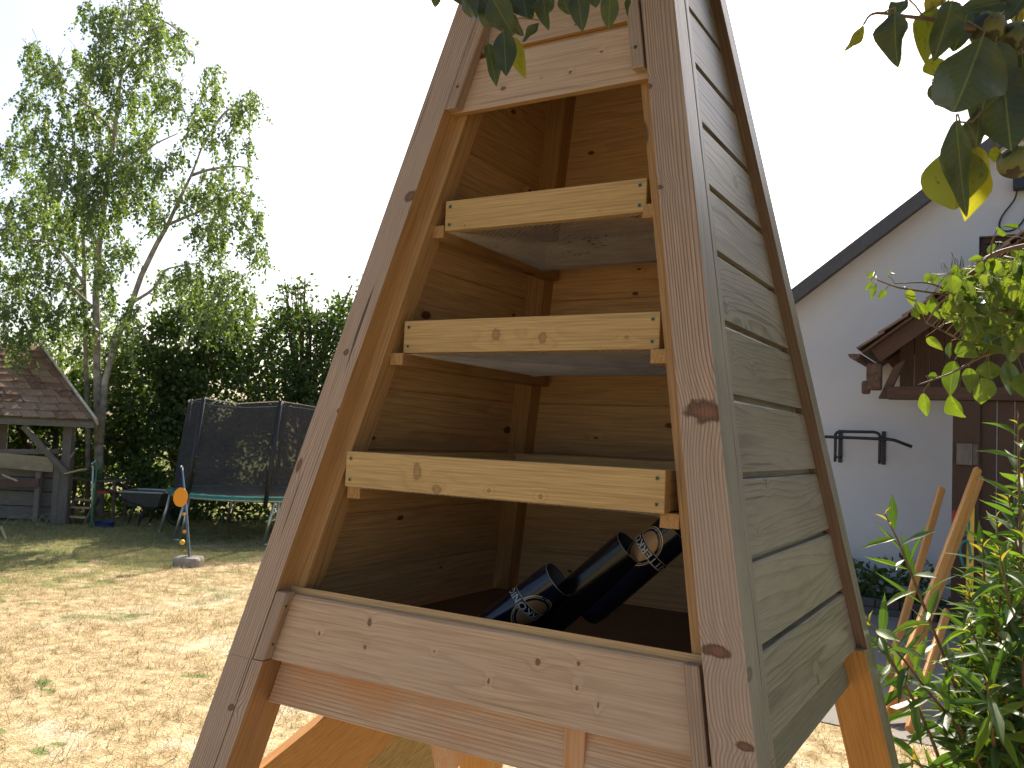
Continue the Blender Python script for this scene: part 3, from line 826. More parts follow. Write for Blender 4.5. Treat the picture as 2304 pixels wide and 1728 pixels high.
def can(mouth, low, r, label, mat, print_at=None, facing=None, dents=False):
    mouth, low = Vector(mouth), Vector(low)
    ax = (mouth - low).normalized(); L = (mouth - low).length
    T = thing('beer_can', low, label, 'can', 'cut open cans lying in the tower')
    a = ax.orthogonal().normalized(); b = ax.cross(a)
    n = 40; rows = 14; verts = []
    for i in range(rows + 1):
        tt = i / rows
        for k in range(n):
            th = 2 * math.pi * k / n
            rr = r
            if i == 0: rr = r * 0.93
            if dents: rr *= 1 + 0.028 * math.sin(3 * th + 7 * tt) * math.exp(-((tt - .82) / .13) ** 2) - 0.012 * math.exp(-((tt - .5) / .2) ** 2) * math.sin(2 * th + 1)
            verts.append(low + ax * (L * tt) + (a * math.cos(th) + b * math.sin(th)) * rr)
    fs = [(i * n + k, i * n + (k + 1) % n, (i + 1) * n + (k + 1) % n, (i + 1) * n + k) for i in range(rows) for k in range(n)]
    mb = MB(); mb.add(verts, fs + [tuple(range(n))[::-1]])
    body = mb.build('can_body', [mat], T, smooth=True)
    # inner wall and raw rim
    inner = [low + ax * (L * t) + (a * math.cos(2 * math.pi * k / n) + b * math.sin(2 * math.pi * k / n)) * (r * 0.972) for t in (0.06, 0.995) for k in range(n)]
    mb = MB(); mb.add(inner, [(k, n + k, n + (k + 1) % n, (k + 1) % n) for k in range(n)] + [tuple(range(n))])
    mb.build('can_lining', CAN_IN, T, smooth=True)
    ringp = [mouth + (a * math.cos(2 * math.pi * k / n) + b * math.sin(2 * math.pi * k / n)) * (r * .988) for k in range(n + 1)]
    mb = MB(); tube(mb, ringp, 0.0006, 4, caps=False); mb.build('rim', STEEL, T)
    if print_at is not None:
        # emblem: ovals and ribbon with the name, read with the can's low end upwards
        f = facing - ax * facing.dot(ax); f.normalize()
        c = print_at
        def oval(rx, ry, wid, lift, m, name, filled=False):
            vs, fc = [], []; K = 48
            for k in range(K):
                t = 2 * math.pi * k / K
                vs.append((rx * math.cos(t), c + ry * math.sin(t), lift))
                vs.append(((rx - wid) * math.cos(t), c + (ry - wid) * math.sin(t), lift))
            fc = [(2 * k, 2 * ((k + 1) % K), 2 * ((k + 1) % K) + 1, 2 * k + 1) for k in range(K)]
            if filled: fc = [f_ for f_ in fc] + [tuple(2 * k + 1 for k in range(K))] if False else fc
            m_ = MB(); m_.add(wrap(vs, low, ax, f, r), fc); return m_
        def grid(s0, s1, fa0, fa1, lift, K=24):
            vs, fc = [], []
            for i in range(K + 1):
                s = s0 + (s1 - s0) * i / K
                vs += [(s, fa0(s), lift), (s, fa1(s), lift)]
            fc = [(2 * i, 2 * i + 2, 2 * i + 3, 2 * i + 1) for i in range(K)]
            m_ = MB(); m_.add(wrap(vs, low, ax, f, r), fc); return m_
        oval(.0290, .0400, .0016, .0007, 0, 'x').build('emblem_ring', GOLD, T)
        oval(.0262, .0360, .0008, .0007, 0, 'x').build('emblem_ring', WHITEP, T)
        ell = lambda s: 0.0305 * math.sqrt(max(0, 1 - (s / .0212) ** 2))
        grid(-.0211, .0211, lambda s: c - ell(s), lambda s: c + ell(s), .0008).build('emblem_field', TANP, T)
        bow = lambda s: 2.6 * s * s
        grid(-.066, .066, lambda s: c - .0078 - bow(s), lambda s: c + .0078 - bow(s), .0012, 36).build('ribbon_edge', WHITEP, T)
        grid(-.0652, .0652, lambda s: c - .0067 - bow(s), lambda s: c + .0067 - bow(s), .0016, 36).build('ribbon', CAN_BLACK, T)
        vs, fc = text_mesh('RITTERKÖNIG', 0.0118)
        sw = max(abs(v.x) for v in vs); k = 0.0620 / sw
        vv = [(-v.x * k, c - (v.y * k - 0.0044) - bow(v.x * k), .0020) for v in vs]
        m_ = MB(); m_.add(wrap(vv, low, ax, f, r), fc); m_.build('lettering', WHITEP, T)
    return T
camdir = (CAM_C - Vector((0.1, -0.2, Z0 + .15))).normalized()
def can_ends(mpx, lpx, y, facing):
    best = None
    for k in range(101):
        dy = -.10 + .0025 * k
        a, b = at_y(*mpx, y), at_y(*lpx, y - dy)
        e = abs((a - b).normalized().dot((a - CAM_C).normalized()) + facing)
        if best is None or e < best[0]: best = (e, a, b)
    return best[1], best[2]
A_m, A_l = can_ends((1257, 1303), (1085, 1430), -.245, .36)
can(A_m, A_l, 0.0325, 'short navy can with tan emblem and dented open end, nearest of the cans', CAN_BLUE, (A_m - A_l).length - 0.066, (camdir + CAM_R * .60 - CAM_U * .25).normalized(), True)
B_m, B_l = can_ends((1420, 1232), (1190, 1430), -.20, .34)
can(B_m, B_l, 0.0330, 'long plain black can tube in the middle of the cans', CAN_BLACK)
C_m, C_l = can_ends((1530, 1185), (1320, 1370), -.185, .34)
can(C_m, C_l, 0.0335, 'black and navy can under the right runner, gold emblem near its upper end', CAN_BLUE, (C_m - C_l).length - 0.060, (camdir - CAM_R * .45 + CAM_U * .40).normalized())
for i, (x, y, z, s_) in enumerate(((0.02, -0.06, .8045, .018), (0.16, -0.02, .8045, .014), (-0.06, .03, .8045, .012))):
    P = np.array([[x + RNG.normal(0, s_), y + RNG.normal(0, s_), Z0 + z - .0002 + abs(RNG.normal(0, .003))] for _ in range(26)])
    a = RNG.uniform(0, 6.28, 26); d = np.stack([np.cos(a), np.sin(a), RNG.uniform(-.05, .2, 26)], 1); s = np.stack([-np.sin(a), np.cos(a), np.zeros(26)], 1)
    V = np.stack([P, P + d * .009 + s * .003, P + d * .018, P + d * .009 - s * .003], 1).reshape(-1, 3)
    tag(fast_mesh('dried_leaf_scraps', V, np.arange(104).reshape(-1, 4), plain('dried_herb', (.03, .022, .012), .9) if i == 0 else bpy.data.materials['dried_herb'], None, np.zeros(104), origin=(x, y, Z0 + z)),
        ['largest dark scrap of dried leaves on the top tray mesh', 'dark scrap of dried leaves near the right edge of the top mesh', 'small scrap of dried leaves at the back left of the top mesh'][i], 'dried leaves', 'dried leaf scraps on the top tray')


# ------------------------------------------------------------------ house
HY = 8.6
def roofz(x): return 3.231 + .757 * (x + 1.517)          # lower edge of the verge board on the gable
HX0, HX1, RX = -2.85, 8.0, 2.575
house = thing('house', (1.0, HY, 0), 'white plastered house with dark grey gable verge and brown porch', 'house')
mb = MB()
def gable(y): return [(HX0, y, -.02), (HX1, y, -.02), (HX1, y, roofz(HX0)), (RX, y, roofz(RX)), (HX0, y, roofz(HX0))]
# front gable wall with the window opening left out
WX0, WX1, WZ0, WZ1 = 0.316, 1.55, 2.75, 3.90
fr = [(HX0, HY, -.02), (WX0, HY, -.02), (WX0, HY, WZ0), (WX0, HY, WZ1), (WX0, HY, roofz(WX0) + .05), (HX0, HY, roofz(HX0) + .05)]
mb.add(fr, [tuple(range(6))])
mb.add([(WX0, HY, -.02), (WX1, HY, -.02), (WX1, HY, WZ0), (WX0, HY, WZ0)], [(0, 1, 2, 3)])
mb.add([(WX0, HY, WZ1), (WX1, HY, WZ1), (WX1, HY, roofz(WX1) + .05), (WX0, HY, roofz(WX0) + .05)], [(0, 1, 2, 3)])
mb.add([(WX1, HY, -.02), (HX1, HY, -.02), (HX1, HY, roofz(HX0) + .05), (RX, HY, roofz(RX) + .05), (WX1, HY, roofz(WX1) + .05)], [(0, 1, 2, 3, 4)])
for q in ([(WX0, WZ0), (WX1, WZ0)], [(WX1, WZ0), (WX1, WZ1)], [(WX1, WZ1), (WX0, WZ1)], [(WX0, WZ1), (WX0, WZ0)]):
    (a, b), (c, d) = q
    mb.add([(a, HY, b), (a, HY + .16, b), (c, HY + .16, d), (c, HY, d)], [(0, 1, 2, 3)])
mb.add([(HX0, HY, -.02), (HX0, HY, roofz(HX0)), (HX0, 17, roofz(HX0)), (HX0, 17, -.02)], [(0, 1, 2, 3)])
mb.add([(HX1, HY, -.02), (HX1, 17, -.02), (HX1, 17, roofz(HX0)), (HX1, HY, roofz(HX0))], [(0, 1, 2, 3)])
mb.add([(x, 17, z) for x, y, z in gable(17)], [(0, 4, 3, 2, 1)])
mb.build('wall', PLASTER, house)
# roof slabs with verge boards
for s in (-1, 1):
    e0 = Vector((RX, 0, roofz(RX) + .05)); xe = HX0 - .35 if s < 0 else HX1 + .35
    ze = roofz(HX0 - .35) + .05
    n = Vector((-.757 * (1 if s < 0 else -1), 0, 1)).normalized()
    c = [Vector((RX, HY - .20, e0.z)), Vector((xe, HY - .20, ze)), Vector((xe, 17.3, ze)), Vector((RX, 17.3, e0.z))]
    if s > 0: c = [c[1], c[0], c[3], c[2]]
    c2 = [p + n * .09 for p in c]
    mb = MB(); hexa(mb, c + c2); rf = mb.build('roof', FASCIA, house)
    mb = MB()
    c = [Vector((RX, HY - .245, e0.z - .050)), Vector((xe, HY - .245, ze - .050)), Vector((xe, HY - .205, ze - .050)), Vector((RX, HY - .205, e0.z - .050))]
    if s > 0: c = [c[1], c[0], c[3], c[2]]
    c2 = [p + n * .145 for p in c]
    hexa(mb, c + c2); mb.build('verge_board', FASCIA, house, bevel=.004)
# window
mb = MB()
fw = .07
for p0, p1 in (((WX0 + .002, HY + .06, WZ1 - fw), (WX1 - .002, HY + .13, WZ1 - .002)), ((WX0 + .002, HY + .06, WZ0 + .002), (WX1 - .002, HY + .13, WZ0 + fw)),
               ((WX0 + .002, HY + .062, WZ0 + fw), (WX0 + fw, HY + .128, WZ1 - fw)), ((WX1 - fw, HY + .062, WZ0 + fw), (WX1 - .002, HY + .128, WZ1 - fw)),
               ((.90, HY + .062, WZ0 + fw), (.97, HY + .128, WZ1 - fw))):
    box(mb, p0, p1)
win = mb.build('window', W_PORCH, house, bevel=.004)
mb = MB(); mb.add([(WX0, HY + .10, WZ0), (WX1, HY + .10, WZ0), (WX1, HY + .10, WZ1), (WX0, HY + .10, WZ1)], [(0, 1, 2, 3)])
mb.build('pane', GLASS_DARK, win)
# porch
PY = 7.4
def pz(x): return 2.577 + .757 * (x + .586)
PRX = 1.25
mb = MB(); box(mb, (.170, PY, 0.0), (.395, PY + .16, 2.112), along=2); mb.build('porch_post', W_PORCH, house, bevel=.006)
mb = MB(); box(mb, (2.15, PY, 0.0), (2.37, PY + .16, 2.112), along=2); mb.build('porch_post', W_PORCH, house, bevel=.006)
mb = MB(); box(mb, (.400, PY + .04, 0.0), (.52, PY + .12, 2.110), along=2); mb.build('porch_plank', W_PORCH, house, bevel=.004)
mb = MB(); box(mb, (.53, PY + .055, 0.0), (.66, PY + .115, 2.110), along=2); mb.build('porch_plank', W_PORCH, house, bevel=.004)
mb = MB(); box(mb, (.67, PY + .05, 0.0), (.80, PY + .11, 2.110), along=2); mb.build('porch_plank', W_PORCH, house, bevel=.004)
mb = MB(); box(mb, (-.40, PY - .01, 2.114), (2.92, PY + .15, 2.235), along=0); mb.build('tie_beam', W_PORCH, house, bevel=.006)
mb = MB(); box(mb, (.205, PY - .035, 1.52), (.335, PY - .001, 1.715), along=2); mb.build('wooden_block', W_OLD, house, bevel=.004)
mb = MB(); box(mb, (.338, PY - .006, 1.525), (.378, PY - .001, 1.71), along=2); mb.build('slot', GLASS_DARK, house)
for s in (-1, 1):
    for yy, z_off, wdt, th, m, nm in ((PY - .03, -.115, .05, .15, W_PORCH, 'rafter'), (PY + .14, -.105, .08, .10, W_PORCH, 'rafter'), (8.40, -.105, .08, .10, W_PORCH, 'rafter')):
        xe = -.50 if s < 0 else 2 * PRX + .50
        A = Vector((xe, yy, pz(-.50) + z_off)); B = Vector((PRX, yy, pz(PRX) + z_off))
        mb = MB(); beam(mb, A, B, wdt, th, (0, 0, 1)); mb.build(nm, m, house, bevel=.004)
    xe = -.60 if s < 0 else 2 * PRX + .60
    ze = pz(-.60)
    n = Vector((.757 * s, 0, 1)).normalized()
    c = [Vector((xe, PY - .16, ze - .03)), Vector((PRX, PY - .16, pz(PRX) - .03)), Vector((PRX, HY, pz(PRX) - .03)), Vector((xe, HY, ze - .03))]
    if s > 0: c = [c[1], c[0], c[3], c[2]]
    mb = MB(); hexa(mb, c + [p + n * .022 for p in c]); deck = mb.build('porch_roof', W_PORCH, house)
    # tile courses
    slope = Vector((PRX - xe, 0, pz(PRX) - ze)); Ls = slope.length; d = slope / Ls
    for i in range(9):
        a0, a1 = i * Ls / 9 - (.03 if i == 0 else .05), (i + 1) * Ls / 9
        for j in range(6):
            y0 = PY - .17 + j * .228; y1 = y0 + .224
            o0 = Vector((xe, 0, ze)) + d * a0 + n * .040; o1 = Vector((xe, 0, ze)) + d * a1 + n * .018
            c = [o0 + Vector((0, y0, 0)), o1 + Vector((0, y0, 0)), o1 + Vector((0, y1, 0)), o0 + Vector((0, y1, 0))]
            if s > 0: c = [c[1], c[0], c[3], c[2]]
            mb = MB(); hexa(mb, c + [p + n * .018 for p in c]); mb.build('roof_tile', TILE, deck)
# dark boards added behind the rafters stand in for shadow under the porch roof
x = -.38
while x < 2.85:
    x1 = min(x + .14, 2.86); zt0, zt1 = [pz(min(q, 2 * PRX - q)) - .05 for q in (x, x1 - .008)]
    if max(zt0, zt1) > 2.26:
        mb = MB(); y = PY + .80
        c = [(x, y, 2.237), (x1 - .008, y, 2.237), (x1 - .008, y + .02, 2.237), (x, y + .02, 2.237), (x, y, max(zt0, 2.245)), (x1 - .008, y, max(zt1, 2.245)), (x1 - .008, y + .02, max(zt1, 2.245)), (x, y + .02, max(zt0, 2.245))]
        hexa(mb, c, 0, 2); mb.build('gable_shade_board', W_PORCH, house)
    x += .14
# rusty gutter end and broken bracket at the porch eave
mb = MB()
half = [( -.62 - .055 + .055 * math.cos(t), pz(-.60) - .03 + .055 * math.sin(t)) for t in np.linspace(math.pi, 2 * math.pi, 9)]
for y0, y1 in ((PY - .15, HY - .02),):
    vs = [(x, y0, z) for x, z in half] + [(x, y1, z) for x, z in half]
    k = len(half)
    mb.add(vs, [(i, i + 1, k + i + 1, k + i) for i in range(k - 1)] + [tuple(range(k))[::-1]])
mb.build('gutter', RUST, house)
mb = MB(); box(mb, (-.585, PY - .02, 2.20), (-.45, PY + .10, 2.46), along=2)
box(mb, (-.63, PY + .0, 2.16), (-.55, PY + .06, 2.29), along=2); mb.build('gutter_bracket', RUST, house, bevel=.02)
mb = MB(); c = [Vector((-.48, PY + .03, 2.12)), Vector((-.40, PY + .03, 2.12)), Vector((-.40, PY + .12, 2.12)), Vector((-.48, PY + .12, 2.12)),
      Vector((-.34, PY + .03, 2.44)), Vector((-.24, PY + .03, 2.50)), Vector((-.24, PY + .12, 2.50)), Vector((-.34, PY + .12, 2.44))]
hexa(mb, c, 0, 2); mb.build('rafter_foot', W_PORCH, house, bevel=.006)
mb = MB(); box(mb, (.80, PY + .8, 0), (2.1, PY + .84, 2.10)); mb.build('door', W_PORCH, house, bevel=.004)

# flood lamp with its loop of cable
lamp = thing('wall_lamp', (.74, HY, 4.36), 'small black wall lamp with a loop of cable hanging under it', 'lamp')
mb = MB(); box(mb, (.62, HY - .14, 4.33), (.86, HY - .04, 4.49)); mb.build('lamp_housing', BLACKMETAL, lamp, bevel=.012)
mb = MB(); box(mb, (.71, HY - .04, 4.37), (.77, HY - .001, 4.45)); mb.build('lamp_bracket', BLACKMETAL, lamp)
mb = MB(); tube(mb, bez([(.66, HY - .08, 4.34), (.63, HY - .05, 4.24), (.53, HY - .03, 4.10), (.50, HY - .03, 3.99), (.55, HY - .03, 3.93), (.65, HY - .03, 3.95), (.73, HY - .03, 4.06), (.75, HY - .02, 4.2)], 40), .009, 6)
mb.build('cable', BLACKMETAL, lamp)

# pull-up bar
bar = thing('pull_up_bar', (-.79, HY, 1.5), 'black wall mounted pull up bar on the white house wall', 'pull-up bar')
mb = MB(); tube(mb, bez([(-1.02, HY - .30, 1.500), (-1.02, HY - .30, 1.70), (-1.02, HY - .30, 1.775), (-.98, HY - .30, 1.806), (-.90, HY - .30, 1.808), (-.70, HY - .30, 1.812), (-.62, HY - .30, 1.810), (-.578, HY - .30, 1.78), (-.575, HY - .30, 1.71), (-.575, HY - .30, 1.500)], 54), .016, 8)
mb.build('bent_frame', BLACKMETAL, bar, smooth=True)
mb = MB(); tube(mb, [(-1.50, HY - .335, 1.69), (-1.33, HY - .335, 1.742), (-1.25, HY - .335, 1.745), (-.50, HY - .335, 1.742), (-.43, HY - .335, 1.735), (-.26, HY - .335, 1.672)], .0165, 8)
mb.build('grip_bar', BLACKMETAL, bar, smooth=True)
for x in (-1.02, -.575):
    mb = MB(); tube(mb, [(x, HY - .30, 1.53), (x, HY - .008, 1.53)], .014, 8); tube(mb, [(x, HY - .30, 1.74), (x, HY - .008, 1.74)], .014, 8)
    box(mb, (x - .022, HY - .012, 1.47), (x + .022, HY - .001, 1.83)); mb.build('wall_bracket', BLACKMETAL, bar)
    mb = MB(); tube(mb, [(x - .012, HY - .30, 1.50), (x + .012, HY - .30, 1.50)], .022, 8); mb.build('bolt', BLACKMETAL, bar)

OLDBRICK, OLDBRICK2 = plain('old_brick_dark', (.075, .052, .042), .9), plain('old_brick_grey', (.085, .078, .07), .9)
# low planting bed along the wall
bed = thing('bed_edging', (-.6, 7.75, 0), 'low dark brick edging of the bed under the white wall', 'edging')
for row in range(2):
    for i in range(9):
        x0 = -1.75 + i * .225 + (.11 if row else 0)
        mb = MB(); y = 7.76 + random.uniform(-.012, .012)
        box(mb, (x0, y, row * .075 + .001), (x0 + .215, y + .10, row * .075 + .072))
        mb.build('brick', random.choice([plain('old_brick_dark', (.075, .055, .045), .9), PLASTERDIRT]) if False else random.choice([OLDBRICK, OLDBRICK2]), bed, bevel=.006)
mb = MB(); box(mb, (-2.2, 7.87, 0.0), (.15, 8.59, .11)); tag(mb.build('bed_soil', plain('dark_soil', (.03, .024, .018), .95, bump=.5)), 'dark soil of the bed under the house wall', None, None, 'structure')

# ------------------------------------------------------------------ leaves as one mass
def leaf_cloud(P, D, size, aspect=0.6, droop=0.5, spread=1.0):
    """kite shaped leaves. P (n,3) positions, D (n,3) main direction; returns V, F"""
    n = len(P)
    d = D + RNG.normal(0, spread * 0.5, (n, 3)); d[:, 2] -= droop
    d /= np.linalg.norm(d, axis=1)[:, None]
    q = RNG.normal(0, 1, (n, 3)); s = np.cross(d, q); s /= np.linalg.norm(s, axis=1)[:, None]
    nn = np.cross(d, s)
    L = (size * RNG.uniform(0.65, 1.25, n))[:, None]; Wd = L * aspect * 0.5
    V = np.empty((n, 4, 3), np.float32)
    V[:, 0] = P; V[:, 1] = P + d * L * .45 + s * Wd + nn * L * .06; V[:, 2] = P + d * L; V[:, 3] = P + d * L * .45 - s * Wd + nn * L * .06
    return V.reshape(-1, 3), np.arange(n * 4).reshape(-1, 4)

# ------------------------------------------------------------------ birch
BD = 14.2
birch = thing('birch_tree', at_z(222, 1190), 'tall airy weeping birch with pale forked trunk behind the shed', 'tree')
birch.location.z = 0; ORIGIN[birch.name].z = 0
def pz_(x, y, d=0.0): return at(x, y, BD + d)      # zoom coordinates of the crown sketch -> world
mb = MB()
tr1 = [(225, 1215), (222, 1000), (218, 800), (216, 660), (222, 560), (238, 440), (258, 300), (272, 170), (285, 60), (300, -40)]
r1 = [.078, .070, .062, .056, .050, .042, .034, .025, .016, .006]
tube(mb, [pz_(*p) for p in tr1], r1, 10)
tr2 = [(196, 1205), (198, 1000), (193, 800), (190, 640), (186, 470), (176, 360), (150, 240), (110, 150)]
tube(mb, [pz_(*p, .35) for p in tr2], [.045, .042, .038, .033, .027, .020, .013, .005], 8)
tr3 = [(226, 1000), (236, 860), (256, 780), (290, 700), (318, 620), (352, 550), (378, 505), (398, 460), (430, 395), (455, 330), (470, 250)]
tube(mb, [pz_(*p, -.25) for p in tr3], [.054, .051, .048, .045, .042, .038, .033, .027, .02, .013, .005], 8)
for pts in ([(380, 505), (420, 488), (460, 470), (510, 430), (560, 440)], [(300, 680), (345, 650), (370, 610), (400, 600), (450, 590)], [(430, 395), (480, 380), (540, 375), (570, 390)],
            [(222, 560), (190, 480), (150, 420), (110, 420)], [(238, 440), (290, 380), (340, 330), (400, 300)], [(258, 300), (200, 240), (120, 190), (70, 140)],
            [(272, 170), (320, 100), (360, 60)], [(190, 640), (130, 560), (70, 540), (20, 560)], [(218, 700), (150, 640), (80, 620), (20, 640)], [(455, 330), (500, 260), (540, 230)], [(285, 60), (330, 40), (390, 60), (420, 110)],
            [(238, 440), (190, 380), (130, 330), (60, 340)]):
    dd = random.uniform(-.5, .5)
    tube(mb, bez([pz_(x, y, dd * i / 3) for i, (x, y) in enumerate(pts)], 12), [.026 * (1 - i / 14) + .004 for i in range(len(bez([Vector((0, 0, 0))] * 0 + [pz_(*p) for p in pts], 12)))], 5)
mb.build('trunk', BARK, birch, smooth=True)
CL = """430,60,90,60 560,50,110,60 650,60,50,80 500,140,110,70 660,200,60,110 760,150,50,50 790,200,40,20 150,230,50,50 190,300,90,70 240,340,60,50
320,240,30,30 120,430,40,70 210,460,60,40 420,240,60,60 380,300,40,60 420,330,70,60 350,420,50,50 620,310,60,70 700,390,80,60 740,450,50,70 520,420,70,70
600,440,60,60 930,320,40,40 910,400,50,60 880,480,60,70 820,560,50,60 1040,500,70,80 1080,420,30,30 960,600,60,40 1070,620,20,40 60,680,60,80 110,600,50,60
200,600,70,70 330,560,80,90 420,520,60,70 520,560,80,80 620,600,50,80 250,700,110,80 400,680,100,80 520,720,90,90 620,740,80,70 700,720,40,40 300,800,110,70
430,820,100,70 150,760,60,40 560,830,80,80 640,900,60,60 680,960,40,50 60,900,60,60 140,930,80,80 250,930,80,80 330,900,50,60 400,950,60,80 500,900,60,80
40,1030,60,80 150,1060,90,80 280,1070,80,80 390,1080,50,70 480,1000,50,50 60,1180,80,80 180,1200,100,80 310,1220,80,80 420,1150,30,60 500,1120,40,60
560,1080,40,50 100,1330,110,80 240,1350,110,90 360,1370,70,80 480,1300,40,60 450,1200,40,50 770,680,40,50 780,830,70,50 850,840,50,40 920,760,60,40
1000,730,80,25 980,830,80,60 1050,860,60,60 930,900,60,70 870,980,60,50 950,1020,70,80 1080,960,60,70 1100,1060,50,50 1140,1100,40,30 930,1100,50,60
800,1180,90,50 750,1230,90,70 880,1270,120,90 1000,1250,100,80 1060,1310,50,70 900,1370,120,60 540,1450,60,90 60,1450,100,80 200,1470,120,80 350,1490,90,70 420,1420,70,60 560,1330,40,60
-60,900,70,90 -80,1100,80,90 -60,1300,80,90 -50,700,60,80 560,240,60,60 480,300,50,60 300,980,80,60 200,850,70,60 560,640,60,50""".split()
P, D = [], []
mbt = MB()
for c in CL:
    x, y, rx, ry = map(float, c.split(','))
    ns = int(4 + rx * ry / 300)
    dc = RNG.uniform(-1.1, 1.1)
    for s in range(ns):
        a = RNG.uniform(0, 2 * np.pi); rr = math.sqrt(RNG.uniform(0, 1))
        sx, sy = (x + rx * rr * math.cos(a)) / 1.92, (y + ry * (rr * math.sin(a) * .8 - .35)) / 1.92
        p0 = at(sx, sy, BD + dc + RNG.uniform(-.45, .45))
        L = RNG.uniform(.18, .55); k = int(L / .020) + 3
        drift = Vector((RNG.normal(0, .12), RNG.normal(0, .12), 0)); out = Vector((RNG.normal(0, .2), RNG.normal(0, .2), 0))
        tw = []
        for i in range(k):
            t = i / k
            q = p0 + out * (t * .5) + drift * t * t + Vector((0, 0, -L * t * (.45 + .55 * t)))
            tw.append(q)
            for _ in range(1 if RNG.uniform() < .55 else 2):
                P.append(q + Vector(RNG.normal(0, .017, 3))); D.append((RNG.normal(0, .6), RNG.normal(0, .6), -.4))
        if s % 2 == 0: tube(mbt, [tw[0] + Vector((RNG.normal(0, .08), RNG.normal(0, .08), .12)), tw[0], tw[k // 2], tw[-1]], [.005, .004, .003, .0015], 3, caps=False)
V, Fq = leaf_cloud(np.array([list(p) for p in P]), np.array(D), .064, .62, .55)
fast_mesh('crown', V, Fq, L_BIRCH, birch, np.repeat(RNG.beta(2, 2.4, len(P)), 4))
mbt.build('twigs', BARK, birch)

# ------------------------------------------------------------------ trees and hedge behind the lawn
def bushy(name, base, blobs, n, size, mat, label, cat='tree', trunk_r=.08, group=None, kindm=None):
    T = thing(name, (base.x, base.y, 0), label, cat, group)
    P, D = [], []
    tot = sum(b[3] * b[4] * b[5] for b in blobs)
    for (cx, cy, cz, rx, ry, rz) in blobs:
        m = int(n * rx * ry * rz / tot)
        nc = max(6, int(m / 26))
        # leaf clumps through the volume, denser at the skin
        u = RNG.normal(0, 1, (nc, 3)); u /= np.linalg.norm(u, axis=1)[:, None]
        rad = RNG.uniform(.35, 1.0, nc) ** .5
        cc = np.array([cx, cy, cz]) + u * rad[:, None] * np.array([rx, ry, rz])
        idx = RNG.integers(0, nc, m)
        p = cc[idx] + RNG.normal(0, .11, (m, 3)) * np.array([1, 1, .8])
        P.append(p); D.append(u[idx] + RNG.normal(0, .4, (m, 3)))
    P = np.concatenate(P); D = np.concatenate(D)
    k = P[:, 2] > .03
    V, Fq = leaf_cloud(P[k], D[k], size, .68, .45)
    fast_mesh('crown', V, Fq, mat, T, np.repeat(RNG.beta(2, 2, int(k.sum())), 4))
    mb = MB()
    for (cx, cy, cz, rx, ry, rz) in blobs:
        b0 = Vector((base.x + RNG.normal(0, .12), base.y + RNG.normal(0, .12), -.02))
        tip = Vector((cx, cy, cz + rz * .9)); mid = b0.lerp(tip, .5) + Vector((RNG.normal(0, .15), RNG.normal(0, .15), 0))
        pts = bez([b0, mid, tip], 10); tube(mb, pts, [trunk_r * (1 - i / len(pts)) + .006 for i in range(len(pts))], 6)
        for _ in range(4):
            t = RNG.uniform(.35, .9); q = pts[int(t * (len(pts) - 1))]
            e = Vector((cx, cy, cz)) + Vector(RNG.normal(0, .6, 3)) * Vector((rx, ry, rz)).length * .5
            tube(mb, [q, q.lerp(e, .5) + Vector((0, 0, .1)), e], [trunk_r * .35, trunk_r * .2, .004], 4)
    mb.build('trunk', TWIG, T, smooth=True)
    return T
def blob(px, py, depth, rw, rd, rh):
    c = at(px, py, depth); return (c.x, c.y, c.z, rw, rd, rh)
bushy('hazel_tree', at_z(400, 1150), [blob(430, 790, 15.4, .95, .9, .95), blob(330, 880, 15.2, .9, .8, 1.0), blob(480, 900, 15.2, 1.0, .8, 1.0), blob(500, 720, 15.6, .55, .6, .55), blob(400, 1040, 15.0, 1.3, .7, .9), blob(330, 1130, 14.6, .8, .4, .5), blob(470, 1130, 14.5, .9, .4, .5), blob(250, 930, 15.8, .8, .8, 1.0)],
      24000, .10, L_HEDGE, 'dark dense hazel tree behind the left end of the trampoline')
bushy('plum_tree', at_z(680, 1150), [blob(690, 800, 15.6, 1.0, .9, .9), blob(600, 860, 15.2, .75, .8, .9), blob(790, 800, 16.0, .9, .9, 1.1), blob(660, 690, 15.6, .34, .35, .45), blob(790, 690, 15.8, .3, .35, .45), blob(640, 1000, 15.2, 1.3, .7, .9), blob(620, 1130, 14.5, .9, .4, .5), blob(760, 1130, 14.6, .9, .4, .5), blob(870, 880, 16.0, 1.1, .9, 1.2), blob(685, 650, 15.6, .16, .18, .22), blob(640, 655, 15.6, .14, .15, .18)],
      26000, .085, L_HEDGE, 'lighter green bushy tree behind the trampoline next to the tower')
bushy('elder_bush', at_z(110, 1150), [blob(120, 950, 16.2, 1.4, .8, 1.3), blob(0, 930, 16.2, 1.3, .8, 1.4), blob(240, 1060, 15.4, .9, .6, .8), blob(-120, 950, 16, 1.2, .8, 1.4)],
      17000, .11, L_HEDGE, 'dark bush filling the gap behind the old shed', 'bush')
bushy('garden_hedge', at_z(1150, 1180), [blob(1000, 950, 15.5, 1.3, .8, 1.3), blob(1200, 960, 15, 1.3, .8, 1.3), blob(1400, 960, 14.6, 1.2, .8, 1.3)],
      8000, .12, L_HEDGE, 'garden hedge hidden behind the drying tower', 'hedge')

